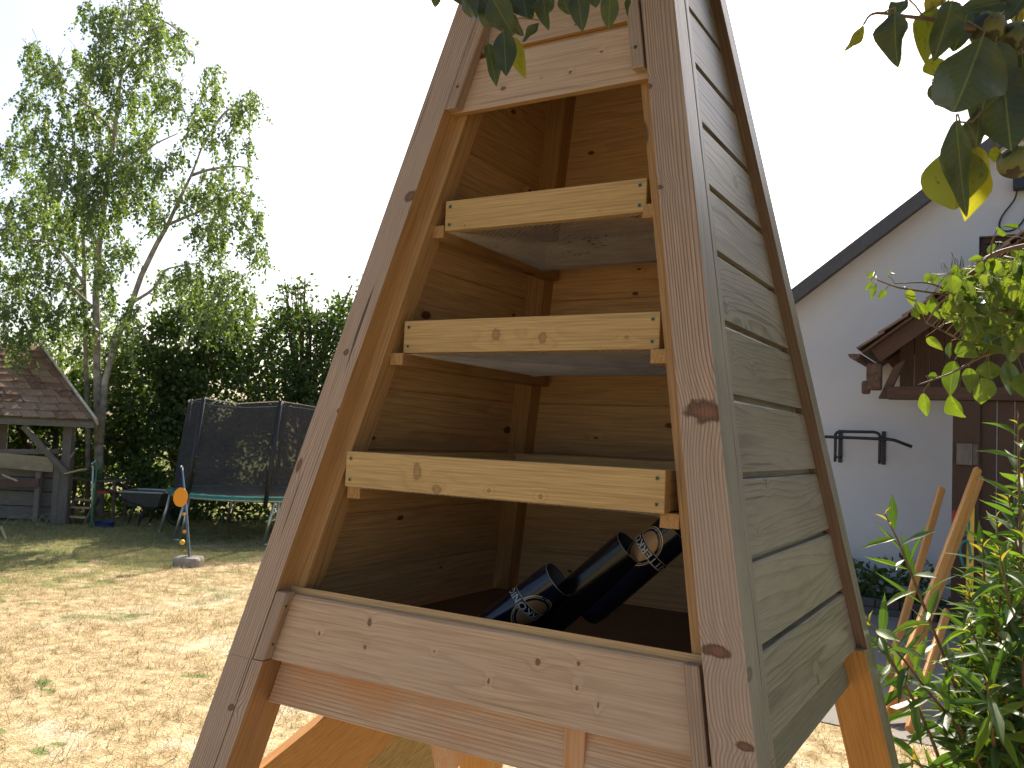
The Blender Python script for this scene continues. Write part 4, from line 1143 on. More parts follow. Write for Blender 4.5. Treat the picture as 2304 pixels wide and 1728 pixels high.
# ------------------------------------------------------------------ plants at the wall
for i, (x, y, n, hgt) in enumerate(((-.98, 8.25, 240, .34), (-.62, 8.1, 260, .28), (-.25, 8.2, 220, .40))):
    T = thing('bed_plant', (x, y, .11), ['dark leafy bed plant against the wall beside the tower leg', 'low dark bed plant between two taller ones at the wall', 'dark bed plant at the wall behind the leaning trestle'][i], 'plant', 'plants in the bed under the wall')
    p = np.stack([RNG.normal(x, .13, n), RNG.normal(y, .1, n), .11 + RNG.uniform(.04, 1, n) * hgt], 1)
    V, Fq = leaf_cloud(p, RNG.normal(0, .6, (n, 3)), .085, .55, .2)
    fast_mesh('foliage', V, Fq, L_HEDGE, T, np.repeat(RNG.uniform(0, 1, n), 4))
    mb = MB()
    for _ in range(7): tube(mb, [(x, y, .11), (x + RNG.normal(0, .05), y, .11 + hgt * .5), (x + RNG.normal(0, .12), y + RNG.normal(0, .08), .11 + hgt)], [.006, .005, .002], 4)
    mb.build('stems', TWIG, T)

# ------------------------------------------------------------------ leaning timber frame
fr = thing('folded_trestle', at(2040, 1600, 5.3), 'folded orange wooden trestle leaning against the porch post', 'trestle')
fr.location.z = 0; ORIGIN[fr.name].z = 0
def gz(px, py):
    return at_z(px, py, 0.03)
for (a, da), b, wd, th in (((2119, 1098), 7.15, (1996, 1525), .058, .04), ((2200, 1056), 7.10, (1992, 1622), .085, .05), ((2206, 1072), 7.02, (2012, 1600), .06, .05), ((2130, 1380), 5.7, (2046, 1645), .07, .04)) if False else \
        ((((2119, 1098), 7.15), (1996, 1525), .058, .04), (((2200, 1056), 7.10), (1990, 1622), .062, .045), (((2208, 1074), 7.00), (2016, 1590), .045, .04), (((2131, 1375), 5.75), (2046, 1645), .055, .035)):
    A = at(*a, da); B = gz(*b)
    mb = MB(); beam(mb, B, A, wd, th, CAM_F * -1 + Vector((0, 0, .2))); mb.build('rail', W_FRAME, fr, bevel=.012)
for a, b in (((2005, 1600), (2062, 1578)),):
    A, B = at(*a, 5.15), at(*b, 5.25)
    mb = MB(); beam(mb, A, B, .09, .045); mb.build('crosspiece', W_FRAME, fr, bevel=.006)
mb = MB(); beam(mb, at(2185, 1130, 6.9), at(2180, 1400, 6.6), .05, .012, CAM_F); tag(mb.build('yellow_stake', YELLOW), 'thin yellow stake standing behind the leaning trestle', 'stake')
mb = MB(); beam(mb, at(2152, 1150, 7.0), at(2146, 1230, 6.9), .055, .012, CAM_F); tag(mb.build('red_paddle', RED), 'narrow red plastic paddle behind the leaning trestle rails', 'paddle')
for i, (px, py, rr) in enumerate(((2166, 1175, .085), (2172, 1245, .075))):
    c = at(px, py, 6.75); mb = MB()
    for k in range(3):
        pts = [c + CAM_R * (rr * .55 * math.cos(t) + .008 * k) + CAM_U * (rr * 1.3 * math.sin(t)) + CAM_F * (.012 * k + .01 * math.sin(3 * t)) for t in np.linspace(0, 2 * math.pi, 25)]
        tube(mb, pts, .008, 5, caps=False)
    tag(mb.build('rope_coil', TEALROPE), ['upper coil of teal rope on the leaning trestle', 'lower coil of teal rope on the leaning trestle'][i], 'rope')

# ------------------------------------------------------------------ trampoline
TC = at(582, 1107, 12.85); TC.z = 0.0
TR, TH, TTOP = 1.23, .62, 1.93
tramp = thing('trampoline', TC, 'round garden trampoline with dark safety net and teal rim on metal legs', 'trampoline')
rg = Vector((CAM_R.x, CAM_R.y, 0)).normalized(); fw_ = Vector((CAM_F.x, CAM_F.y, 0)).normalized()
LEAN = rg * .10
def tpt(ang, r, z, lean=0.0): return TC + rg * (r * math.cos(ang)) + fw_ * (r * math.sin(ang)) + Vector((0, 0, z)) + LEAN * lean * z
mb = MB(); tube(mb, [tpt(t, TR, TH - .03) for t in np.linspace(0, 2 * math.pi, 49)], .022, 8, caps=False); mb.build('frame_ring', STEEL, tramp, smooth=True)
mb = MB(); K = 48
vs = []
for k in range(K):
    t = 2 * math.pi * k / K
    vs += [tpt(t, TR + .03, TH - .02), tpt(t, TR + .03, TH + .018), tpt(t, TR - .13, TH + .022), tpt(t, TR - .13, TH + .004)]
mb.add(vs, [(4 * k + i, 4 * ((k + 1) % K) + i, 4 * ((k + 1) % K) + (i + 1) % 4, 4 * k + (i + 1) % 4) for k in range(K) for i in range(4)])
mb.build('rim_pad', TEAL, tramp, smooth=False)
mb = MB(); vs = [tpt(2 * math.pi * k / K, TR - .13, TH - .005) for k in range(K)]; mb.add(vs, [tuple(range(K))]); mb.build('jump_mat', MATBLACK, tramp)
ANG = [math.radians(a) for a in (180, 236, 288, 344, 40, 97)]
for a in ANG:
    mb = MB(); pts = [tpt(a, TR + .055, TH - .12, .9), tpt(a, TR + .05, TH + .4, .9), tpt(a, TR + .03, TTOP + .02, .9)]
    tube(mb, pts, .030, 8); mb.build('net_pole', BLACKMETAL, tramp, smooth=True)
for a in [math.radians(x) for x in (188, 236, 296, 0, 60, 120)]:
    mb = MB()
    lo1, lo2 = tpt(a, TR + .02, .012, -1.3) - LEAN * 1.0 + rg * -.02, tpt(a + .07, TR + .02, .012) - LEAN * .8
    tube(mb, [tpt(a, TR, TH - .03), lo1], .019, 8); tube(mb, [tpt(a + .05, TR, TH - .03), lo2], .019, 8)
    tube(mb, [lo1, lo2], .019, 8)
    mb.build('leg', STEEL, tramp, smooth=True)
# net with slack upper edge
K = 120; vs = []
rows = 8
for i in range(rows + 1):
    tt = i / rows
    for k in range(K):
        t = 2 * math.pi * k / K
        ds = min(abs((t - a + math.pi) % (2 * math.pi) - math.pi) for a in ANG)
        sagf = min(1, ds / .5)
        z = TH + .01 + (TTOP - TH - .05 * sagf * 1.2) * tt
        vs.append(tpt(t, TR + .02 - .05 * sagf * (0.4 + .6 * tt) + .008 * math.sin(9 * t + 5 * tt), z, .9))
mb = MB(); mb.add(vs, [(i * K + k, i * K + (k + 1) % K, (i + 1) * K + (k + 1) % K, (i + 1) * K + k) for i in range(rows) for k in range(K)])
mb.build('safety_net', NET, tramp, smooth=True)
mb = MB(); tube(mb, [vs[rows * K + k % K] for k in range(K + 1)], .007, 4, caps=False); mb.build('net_hem', STEEL, tramp)

# ------------------------------------------------------------------ target pole on a stone
st = at_z(415, 1276)
stone = MB()
vs = []
KX = 14
for i in range(KX):
    t = 2 * math.pi * i / KX
    ex = (abs(math.cos(t)) ** .45) * math.copysign(1, math.cos(t)); ey = (abs(math.sin(t)) ** .45) * math.copysign(1, math.sin(t))
    for z, s in ((0, 1.0), (.07, 1.03), (.092, .95), (.10, .84)):
        j = 1 + random.uniform(-.03, .03)
        vs.append(st + rg * (.150 * ex * s * j) + fw_ * (.13 * ey * s * j + .12) + Vector((0, 0, z)))
fs = [(4 * i + a, 4 * ((i + 1) % KX) + a, 4 * ((i + 1) % KX) + a + 1, 4 * i + a + 1) for i in range(KX) for a in range(3)] + [tuple(4 * i + 3 for i in range(KX))]
stone.add(vs, fs); so = stone.build('base_stone', STONE, origin=st, bevel=.006)
tag(so, 'pale concrete block on the dry lawn holding the target pole', 'stone')
pb = st + fw_ * .12 + Vector((0, 0, .095))
pole = thing('target_pole', pb, 'thin blue pole with orange disc and small balls on the stone', 'target pole')
ptop = at(410, 1052, 9.85)
mb = MB(); tube(mb, [pb, pb.lerp(ptop, .5), ptop], .0085, 8); mb.build('pole', BLUE, pole, smooth=True)
mb = MB(); tube(mb, [pb + rg * .018, pb.lerp(ptop, .55) + rg * .02, ptop + rg * .004], .004, 5); mb.build('cord', plain('grey_cord', (.45, .45, .45)), pole)
dc = at(406, 1119, 9.80)
mb = MB(); K = 32
nrm = (-fw_ + rg * .25).normalized(); uu = Vector((0, 0, 1)); ww = uu.cross(nrm).normalized()
ringf = [dc + (ww * math.cos(2 * math.pi * k / K) * .078 + uu * math.sin(2 * math.pi * k / K) * .108) for k in range(K)]
ringb = [p - nrm * .012 for p in ringf]
mb.add(ringf + ringb, [tuple(range(K)), tuple(range(K, 2 * K))[::-1]] + [(k, K + k, K + (k + 1) % K, (k + 1) % K) for k in range(K)])
mb.build('disc', ORANGE, pole, bevel=.003)
def ball(parent, c, r, m, name, sq=(1, 1, 1), n=14, k=10):
    vs = []; 
    for i in range(1, k):
        ph = math.pi * i / k
        for j in range(n):
            th = 2 * math.pi * j / n
            vs.append(c + Vector((r * sq[0] * math.sin(ph) * math.cos(th), r * sq[1] * math.sin(ph) * math.sin(th), r * sq[2] * math.cos(ph))))
    vs += [c + Vector((0, 0, r * sq[2])), c - Vector((0, 0, r * sq[2]))]
    fs = [(i * n + j, i * n + n + j, i * n + n + (j + 1) % n, i * n + (j + 1) % n) for i in range(k - 2) for j in range(n)]
    t_, b_ = len(vs) - 2, len(vs) - 1
    fs += [(t_, j, (j + 1) % n) for j in range(n)] + [(b_, (k - 2) * n + (j + 1) % n, (k - 2) * n + j) for j in range(n)]
    mb = MB(); mb.add(vs, fs); return mb.build(name, m, parent, smooth=True)
for px, py, r, m in ((414, 1157, .019, ORANGE), (415, 1196, .021, ORANGE), (410, 1220, .030, YELLOW), (417, 1240, .019, ORANGE)):
    ball(pole, at(px, py, 9.78), r, m, 'ball')
ball(pole, ptop + Vector((-.02, 0, .01)), .012, STEEL, 'finial')

# ------------------------------------------------------------------ old shed
E1 = at(212, 950, 12.9); E0 = E1 - rg * 4.6; VT = at(90, 783, 14.4)
E0.z = E1.z
vr = VT - E1
shed = thing('old_shed', (E1.x - rg.x * 2, E1.y - rg.y * 2, 0), 'old grey timber shed with mossy shingle roof and open front', 'shed')
nrm = (E0 - E1).cross(vr).normalized()
if nrm.z < 0: nrm = -nrm
mb = MB(); c = [E0, E1, E1 + vr, E0 + vr]; hexa(mb, c + [p + nrm * .03 for p in c])
roof = mb.build('roof', W_OLD, shed)
rows, cols = 11, 17
Lu = (E1 - E0).length; uu = (E1 - E0) / Lu
for i in range(rows):
    a0, a1 = i / rows - .004, min(1.0, (i + 1) / rows + .035)
    x = -.05 - (0.13 if i % 2 else 0)
    while x < Lu - .02:
        wdt = random.uniform(.20, .32)
        x0, x1 = max(0, x), min(Lu, x + wdt - .008); x += wdt
        if x1 - x0 < .05: continue
        j = random.uniform(-.012, .012)
        q = [E0 + uu * x0 + vr * (a0 + j / 2), E0 + uu * x1 + vr * (a0 + j / 2), E0 + uu * x1 + vr * a1, E0 + uu * x0 + vr * a1]
        lift = [.055 + j, .055 - j, .034, .034]
        cc = [p + nrm * (l) for p, l in zip(q, lift)]
        mb = MB(); hexa(mb, cc + [p + nrm * .016 for p in cc]); mb.build('shingle', SHINGLE, roof)
mb = MB(); beam(mb, E1 + uu * .03 + nrm * .06 - vr.normalized() * .08, E1 + vr + uu * .03 + nrm * .06, .03, .11, nrm); mb.build('barge_board', plain('pale_barge', (.55, .50, .38)), shed)
mb = MB(); beam(mb, E0 + nrm * -.05, E1 + nrm * -.05, .06, .09, (0, 0, 1)); mb.build('eaves_beam', W_OLD, shed)
# rear roof slope and gable side so the shed is closed behind
R1 = E1 + vr; R0 = E0 + vr; back = Vector((fw_.x, fw_.y, 0)) * (fw_.dot(vr) * .9)
B1 = R1 + back; B0 = R0 + back; B1.z = B0.z = E1.z
mb = MB(); c = [R0, R1, B1, B0]; hexa(mb, [p - nrm * 0 for p in c] + [p + Vector((0, 0, .03)) for p in c]); mb.build('rear_roof', W_OLD, shed)
pd = 13.1
def up_post(px, wpx, top, dd, name, mat=W_OLD):
    w = wpx / F_PX * dd; c = at_z(px, 1180); 
    v = at(px, 1100, dd); x, y = v.x, v.y
    A = Vector((x, y, 0)); B = Vector((x, y, top))
    mb = MB(); beam(mb, A, B, w, w * .9, fw_); mb.build(name, mat, shed, bevel=.012)
    return A
up_post(147, 21, E1.z - .03, pd, 'post')
up_post(128, 15, .95, pd - .02, 'post')
up_post(-330, 22, E1.z - .03, pd, 'post')
up_post(86, 13, .80, pd + .06, 'post')
mb = MB(); beam(mb, at(52, 958, pd - .1), at(150, 1066, pd - .1), .085, .06, fw_); mb.build('brace', W_OLD, shed, bevel=.01)
mb = MB(); beam(mb, at(-300, 1018, pd + .1), at(135, 1016, pd + .1), .08, .06, fw_); mb.build('rail', W_OLD, shed, bevel=.01)
z = .02
for i in range(4):
    h = random.uniform(.19, .235)
    a, b = at(-300, 1150, pd + .16 + random.uniform(0, .02)), at(122, 1150, pd + .16 + random.uniform(0, .02))
    a.z = b.z = z + h / 2
    mb = MB(); beam(mb, a, b, .03, h - .012, (0, 0, 1)); mb.build('wall_plank', W_OLD, shed, bevel=.006); z += h
mb = MB(); beam(mb, at(-300, 1093, pd - .02), at(88, 1086, pd - .02), .035, .12, (0, 0, 1)); mb.build('red_brown_rail', plain('faded_red_brown', (.13, .075, .055), .9), shed)
# dark rear wall far inside
for k in range(19):
    a = E0 + uu * (k * Lu / 22) + back * .55; a.z = 0
    mb = MB(); p = a + uu * (Lu / 22 - .01)
    hexa(mb, [a, p, p + fw_ * .025, a + fw_ * .025] + [q + Vector((0, 0, .95 if k > 13 else 1.7)) for q in (a, p, p + fw_ * .025, a + fw_ * .025)], 0, 2)
    mb.build('wall_board', W_OLD, shed)
mb = MB(); beam(mb, at(-60, 1030, pd + .0), at(121, 1046, pd - .0), .02, .22, (0, 0, 1)); tag(mb.build('pale_board', W_PALE2), 'pale wide board lying on the rail in the open shed', 'board')
mb = MB(); beam(mb, at(150, 1066, pd - .12), at(190, 1056, pd - .3), .09, .022, (0, 0, 1)); tag(mb.build('short_plank', W_PALE), 'short pale plank sticking out beside the shed post', 'plank')
mb = MB(); beam(mb, at(6, 1068, pd - .16), at(40, 1082, pd - .12), .06, .02, (0, 0, 1)); tag(mb.build('split_log', W_PALE), 'small split log lying on the shed wall planks', 'log')
# wire hoops in the grass
for i, px in enumerate((44, 68, 96, 118, 138)):
    c = at_z(px, 1196 - i * 2); mb = MB()
    pts = [c + rg * (.09 * math.cos(t) - .09) + fw_ * (.10 * math.cos(t)) + Vector((0, 0, .21 * math.sin(t))) for t in np.linspace(0, math.pi, 14)]
    tube(mb, pts, .0055, 5)
    tag(mb.build('wire_hoop', plain('bare_wire', (.22, .19, .13), .5, .5) if i == 0 else bpy.data.materials['bare_wire']), ['first bent wire hoop from the left, before the shed planks', 'second bent wire hoop from the left, before the shed planks', 'middle one of five bent wire hoops before the shed', 'bent wire hoop just left of the shed post foot', 'bent wire hoop in front of the shed post foot'][i], 'hoop', 'wire hoops edging the grass before the shed')
mb = MB(); beam(mb, at_z(14, 1215), at(2, 1186, 11.9), .03, .02, fw_); tag(mb.build('leaning_stick', W_PALE), 'short pale stick leaning at the far left lawn edge', 'stick')

# ------------------------------------------------------------------ things between shed and trampoline
gp = at_z(206, 1188)
g = thing('standpipe', gp, 'thin metal standpipe with a green hose beside the shed', 'standpipe')
mb = MB(); tube(mb, [gp, at(209, 1048, 12.8)], .013, 8); mb.build('pipe', STEEL, g, smooth=True)
mb = MB(); tube(mb, bez([at(209, 1046, 12.75), at(215, 1040, 12.7), at(217, 1060, 12.7), at(213, 1100, 12.7), at(208, 1150, 12.7), at(206, 1184, 12.7)], 30), .011, 6); mb.build('hose', GREENPL, g, smooth=True)
mb = MB(); tube(mb, [at(207, 1044, 12.75), at(213, 1042, 12.75), at(215, 1036, 12.75)], [.022, .022, .014], 8); mb.build('tap', STEEL, g)
cr = at(175, 1165, 13.2); cr.z = 0
c2 = thing('garden_steps', cr, 'small brown wooden steps beside the shed post', 'steps')
for i, (z, dd) in enumerate(((.34, .24), (.23, .12), (.10, 0))):
    o = cr + fw_ * dd
    mb = MB(); beam(mb, o - rg * .16 + Vector((0, 0, z)), o + rg * .14 + Vector((0, 0, z)), .13, .025); mb.build('tread', W_BEAM, c2, bevel=.004)
for s in (-.17, .15):
    mb = MB(); beam(mb, cr + rg * s - fw_ * .06, cr + rg * s + fw_ * .30 + Vector((0, 0, .36)), .025, .10, (0, 0, 1)); mb.build('stringer', W_OLD, c2)
mb = MB()
tc = at(236, 1172, 12.9); tc.z = .0
tub = [(.16, 0), (.19, .11), (.20, .115), (.175, .02)]
n = 18; vs = [tc + Vector((r * math.cos(2 * math.pi * k / n), r * math.sin(2 * math.pi * k / n), z)) for r, z in tub for k in range(n)]
mb.add(vs, [(i * n + k, i * n + (k + 1) % n, (i + 1) * n + (k + 1) % n, (i + 1) * n + k) for i in range(3) for k in range(n)] + [tuple(range(n))[::-1], tuple(3 * n + k for k in range(n))])
mb.v = [tc + (p - tc) * .75 for p in mb.v]
tag(mb.build('plastic_tub', plain('faded_blue_plastic', (.02, .03, .12), .5), origin=tc), 'low blue plastic tub in the shade by the standpipe', 'tub')
tb = at(205, 1150, 14.0); tb.z = 0
t2 = thing('garden_table', tb, 'dark garden table in deep shade with plants on top', 'table')
mb = MB(); beam(mb, tb - rg * .45 + Vector((0, 0, .62)), tb + rg * .5 + Vector((0, 0, .62)), .55, .03); mb.build('table_top', W_OLD, t2)
for sx in (-.4, .45):
    for sy in (-.22, .22):
        mb = MB(); a = tb + rg * sx + fw_ * sy; beam(mb, a, a + Vector((0, 0, .60)), .04, .04, fw_); mb.build('leg', W_OLD, t2)
n = 420; ctr = tb + Vector((0, 0, .66))
p = np.stack([ctr.x + RNG.uniform(-.45, .45, n) * rg.x + RNG.normal(0, .1, n), ctr.y + RNG.uniform(-.45, .45, n) * rg.y + RNG.normal(0, .1, n), ctr.z + np.abs(RNG.normal(0, .07, n))], 1)
V, Fq = leaf_cloud(p, RNG.normal(0, 1, (n, 3)), .06, .5, 0)
tag(fast_mesh('seedlings', V, Fq, L_HEDGE, None, np.repeat(RNG.uniform(.5, 1, n), 4), origin=ctr), 'low green seedlings growing on the shaded garden table', 'seedlings', None, 'stuff')
mb = MB(); beam(mb, at(228, 1107, 13.5), at(258, 1108, 13.5), .2, .035); tag(mb.build('red_tray', RED), 'flat red tray at the right end of the garden table', 'tray')
wb = at(335, 1160, 13.4); wb.z = 0
w2 = thing('wheelbarrow', wb, 'grey wheelbarrow in the shade left of the trampoline', 'wheelbarrow')
bt = [(-.33, -.22, .30), (.30, -.22, .30), (.30, .22, .30), (-.33, .22, .30), (-.52, -.33, .52), (.46, -.33, .52), (.46, .33, .52), (-.52, .33, .52)]
def wpt(a): return wb + rg * a[0] * .68 + fw_ * a[1] + Vector((0, 0, a[2]))
mb = MB(); c = [wpt(a) for a in bt]
mb.add(c, [(0, 3, 2, 1), (0, 1, 5, 4), (1, 2, 6, 5), (2, 3, 7, 6), (3, 0, 4, 7)]); mb.add([p + Vector((0, 0, .012)) for p in c], [(0, 1, 2, 3), (0, 4, 5, 1), (1, 5, 6, 2), (2, 6, 7, 3), (3, 7, 4, 0)])
mb.build('tub', plain('zinc_tub', (.10, .10, .098), .6, .2), w2)
mb = MB(); tube(mb, [wpt(bt[i]) for i in (4, 5, 6, 7, 4)], .014, 6); mb.build('rim', STEEL, w2)
for s in (-.2, .2):
    mb = MB(); tube(mb, [wpt((.62, s * .4, .20)), wpt((.1, s, .28)), wpt((-.45, s * 1.4, .40)), wpt((-.98, s * 1.5, .60))], .016, 7); mb.build('handle', BLACKMETAL, w2, smooth=True)
    mb = MB(); tube(mb, [wpt((-.2, s, .29)), wpt((-.35, s, .01)), wpt((-.10, s, .01)), wpt((.05, s, .28))], .013, 6); mb.build('leg', BLACKMETAL, w2)
mb = MB(); wc = wpt((.66, 0, .175)); tube(mb, [wc + rg * (.14 * math.cos(t)) + Vector((0, 0, .14 * math.sin(t))) for t in np.linspace(0, 2 * math.pi, 25)], .034, 8, caps=False); mb.build('wheel', BLACKMETAL, w2, smooth=True)

# ------------------------------------------------------------------ large leaves near the camera
def leaf_mesh(name, mat, width=1.0, fold=.35, curl=.25, tipx=.5, twist=0.0, wave=.05, roundness=1.0, ratio=.6):
    """unit leaf: length 1 along +X from the stalk, normal +Z"""
    nu, nv = 14, 6
    vs, gr = [], []
    for i in range(nu + 1):
        u = (1 - math.cos(math.pi * i / nu)) / 2
        prof = (math.sin(math.pi * u ** tipx)) ** roundness * (1 - .25 * u ** 6)
        hwid = width * .5 * prof * (1 - .15 * u)
        if i == nu: hwid = 0.0
        for j in range(nv + 1):
            v = -1 + 2 * j / nv
            y = hwid * v
            z = (abs(v) ** 1.3 * hwid * fold * 1.3 + wave * math.sin(u * 9 + v * 2) * abs(v) * hwid * 3) * ratio - curl * u * u * .55
            x = u - .10 * curl * u * u
            tw = twist * u
            y2, z2 = y * math.cos(tw), z + y * math.sin(tw) * ratio
            vs.append((x, y2, z2)); gr.append((u, v * hwid * 2 / max(width, .01) if False else v * max(prof, .05), 0))
    fs = [(i * (nv + 1) + j, (i + 1) * (nv + 1) + j, (i + 1) * (nv + 1) + j + 1, i * (nv + 1) + j + 1) for i in range(nu) for j in range(nv)]
    me = bpy.data.meshes.new(name)
    me.from_pydata(vs, [], fs)
    me.materials.append(mat)
    me.polygons.foreach_set('use_smooth', [True] * len(me.polygons))
    a = me.attributes.new('grain', 'FLOAT_VECTOR', 'POINT'); a.data.foreach_set('vector', np.array(gr, np.float32).ravel())
    me.update()
    return me

def place_leaf(me, parent, base, tip, width, roll=0.0, name='leaf', flip=False):
    """object whose unit length spans base->tip; local Y scaled to width; Z faces the camera turned by roll"""
    X = tip - base; L = X.length; X = X / L
    vc = (CAM_C - (base + tip) / 2).normalized()
    Z = (vc - X * vc.dot(X)).normalized()
    if flip: Z = -Z
    Z = Matrix.Rotation(roll, 3, X) @ Z
    Y = Z.cross(X)
    o = bpy.data.objects.new(name, me); COL.objects.link(o)
    o.parent = parent
    b = base - wloc(parent)
    m = Matrix.Identity(4)
    for i in range(3): m[i][0], m[i][1], m[i][2], m[i][3] = X[i] * L, Y[i] * width, Z[i] * L, b[i]
    o.matrix_local = m
    return o
def oriented_leaf(me, parent, base, X, Z, L, width, name='leaf'):
    X = X.normalized(); Z = (Z - X * Z.dot(X)).normalized(); Y = Z.cross(X)
    o = bpy.data.objects.new(name, me); COL.objects.link(o); o.parent = parent
    b = base - wloc(parent); m = Matrix.Identity(4)
    for i in range(3): m[i][0], m[i][1], m[i][2], m[i][3] = X[i] * L, Y[i] * width, Z[i] * L, b[i]
    o.matrix_local = m
    return o

PLD = [leaf_mesh('pear_leaf_shape', L_PEARD, 1.0, f, c, tx, tw, wv, .72) for f, c, tx, tw, wv in ((.25, .2, .80, 0, .08), (.5, .35, .84, .2, .14), (.15, .15, .76, -.15, .07), (.7, .45, .88, .35, .16), (.35, -.25, .80, -.3, .12))]
PLL = [leaf_mesh('light_pear_leaf_shape', L_PEARL, 1.0, f, c, tx, tw, wv, .74) for f, c, tx, tw, wv in ((.45, .45, .82, .1, .08), (.8, .8, .86, .25, .12), (.25, .3, .78, -.2, .06), (1.1, 1.0, .88, .4, .12))]
PLY = [leaf_mesh('backlit_pear_leaf_shape', L_PEARY, 1.0, f, c, tx, tw, wv, .74) for f, c, tx, tw, wv in ((.45, .35, .82, .1, .10), (.3, .5, .86, .25, .14))]
BSH = [leaf_mesh('bush_leaf_shape', L_BUSH, 1.0, f, c, .95, tw, .04, 1.05, .16) for f, c, tw in ((.5, .35, .1), (.9, .6, -.25), (.3, .2, .3), (.7, -.2, 0))]
TIPL = [leaf_mesh('young_leaf_shape', L_TIP, 1.0, f, c, .80, tw, .05, 1.1, .2) for f, c, tw in ((.8, .3, .1), (1.2, .5, -.3))]

def pear_branch(tree, leaves, depth, dj, twigs, meshes, light=(), stalk=True, wk=1.12):
    mb = MB(); WP = []
    for pts, r0, r1 in twigs:
        w = bez([at(x, y, d) for x, y, d in pts], 26)
        WP += w
        tube(mb, w, [r0 + (r1 - r0) * i / (len(w) - 1) for i in range(len(w))], 7)
    todo = []
    mbs = mb
    for i, lf in enumerate(leaves):
        (bx, by), (tx, ty), w = lf[:3]
        dd = depth + (lf[3] if len(lf) > 3 else random.uniform(-dj, dj))
        roll = lf[4] if len(lf) > 4 else random.uniform(-.5, .5)
        B = at(bx, by, dd); Tp = at(tx, ty, dd + random.uniform(-.01, .01))
        ms = PLY if (i in light) else meshes
        todo.append((random.choice(ms), B, Tp, w / F_PX * dd * wk, roll, i % 3 == 0))
        if stalk:
            up = (B - Tp).normalized()
            q = min(WP, key=lambda p_: (p_ - B).length); dq = (q - B).length
            if dq > .16: q = B + up * .02
            tube(mbs, [q, q.lerp(B, .5) + Vector((0, 0, .10 * dq)) + up * .05 * dq, B + up * .004, B + (Tp - B) * .02], [.0009, .0008, .0008, .0007], 5, mat=1)
    T = mb.build('branch', [TWIG, PETIOLE], tree, smooth=True)
    for me, B, Tp, w, roll, fl in todo: place_leaf(me, T, B, Tp, w, roll, flip=fl)
    return T

# branch at the top right, close to the lens, with unripe pears
TRL = [((2212, 80), (2140, 288), 152, -.03, .12), ((2242, 92), (2216, 246), 110, .0, -.35), ((2152, 270), (2166, 492), 58, -.035, .35), ((2138, 335), (2152, 484), 132, .0, .1), ((2196, 330), (2188, 503), 66, -.005, -.35),
       ((2204, 238), (2198, 410), 46, .01, .7), ((2256, 150), (2272, 345), 150, .01, -.2), ((2236, 330), (2246, 372), 24, .03, .2), ((2014, 28), (2010, 152), 70, -.02, .45), ((1942, 56), (1900, 124), 24, 0, .4),
       ((2096, 18), (2078, 138), 56, .02, .2), ((2142, 2), (2108, 136), 66, -.01, -.3), ((2136, 58), (2128, 118), 30, .03, .1), ((2268, 4), (2160, 18), 56, -.01, .5), ((2310, -16), (2262, 56), 44, -.01, .3),
       ((2262, 16), (2246, 56), 36, .04, 0), ((2296, 14), (2288, 60), 34, .04, .2), ((2300, 120), (2312, 335), 100, .01, .3), ((2240, 128), (2288, 200), 66, .02, -.2), ((2098, 128), (2108, 178), 46, .03, .1),
       ((2180, 20), (2150, 120), 80, .03, .4), ((2220, -10), (2230, 50), 70, .03, -.3), ((2290, 190), (2262, 300), 80, .03, .2), ((2120, -20), (2088, 20), 44, .02, 0), ((2320, 60), (2296, 170), 70, .03, -.2), ((2098, 190), (2106, 236), 26, .02, .1), ((2036, 2), (1998, 60), 36, .02, .5), ((2290, 330), (2316, 372), 40, .02, .1)]
PT = CAM_C + rg * 1.25 - fw_ * .35; PT.z = 0
pear = thing('pear_tree', PT, 'pear tree whose dark leaves and spotted pears hang in from the top', 'tree')
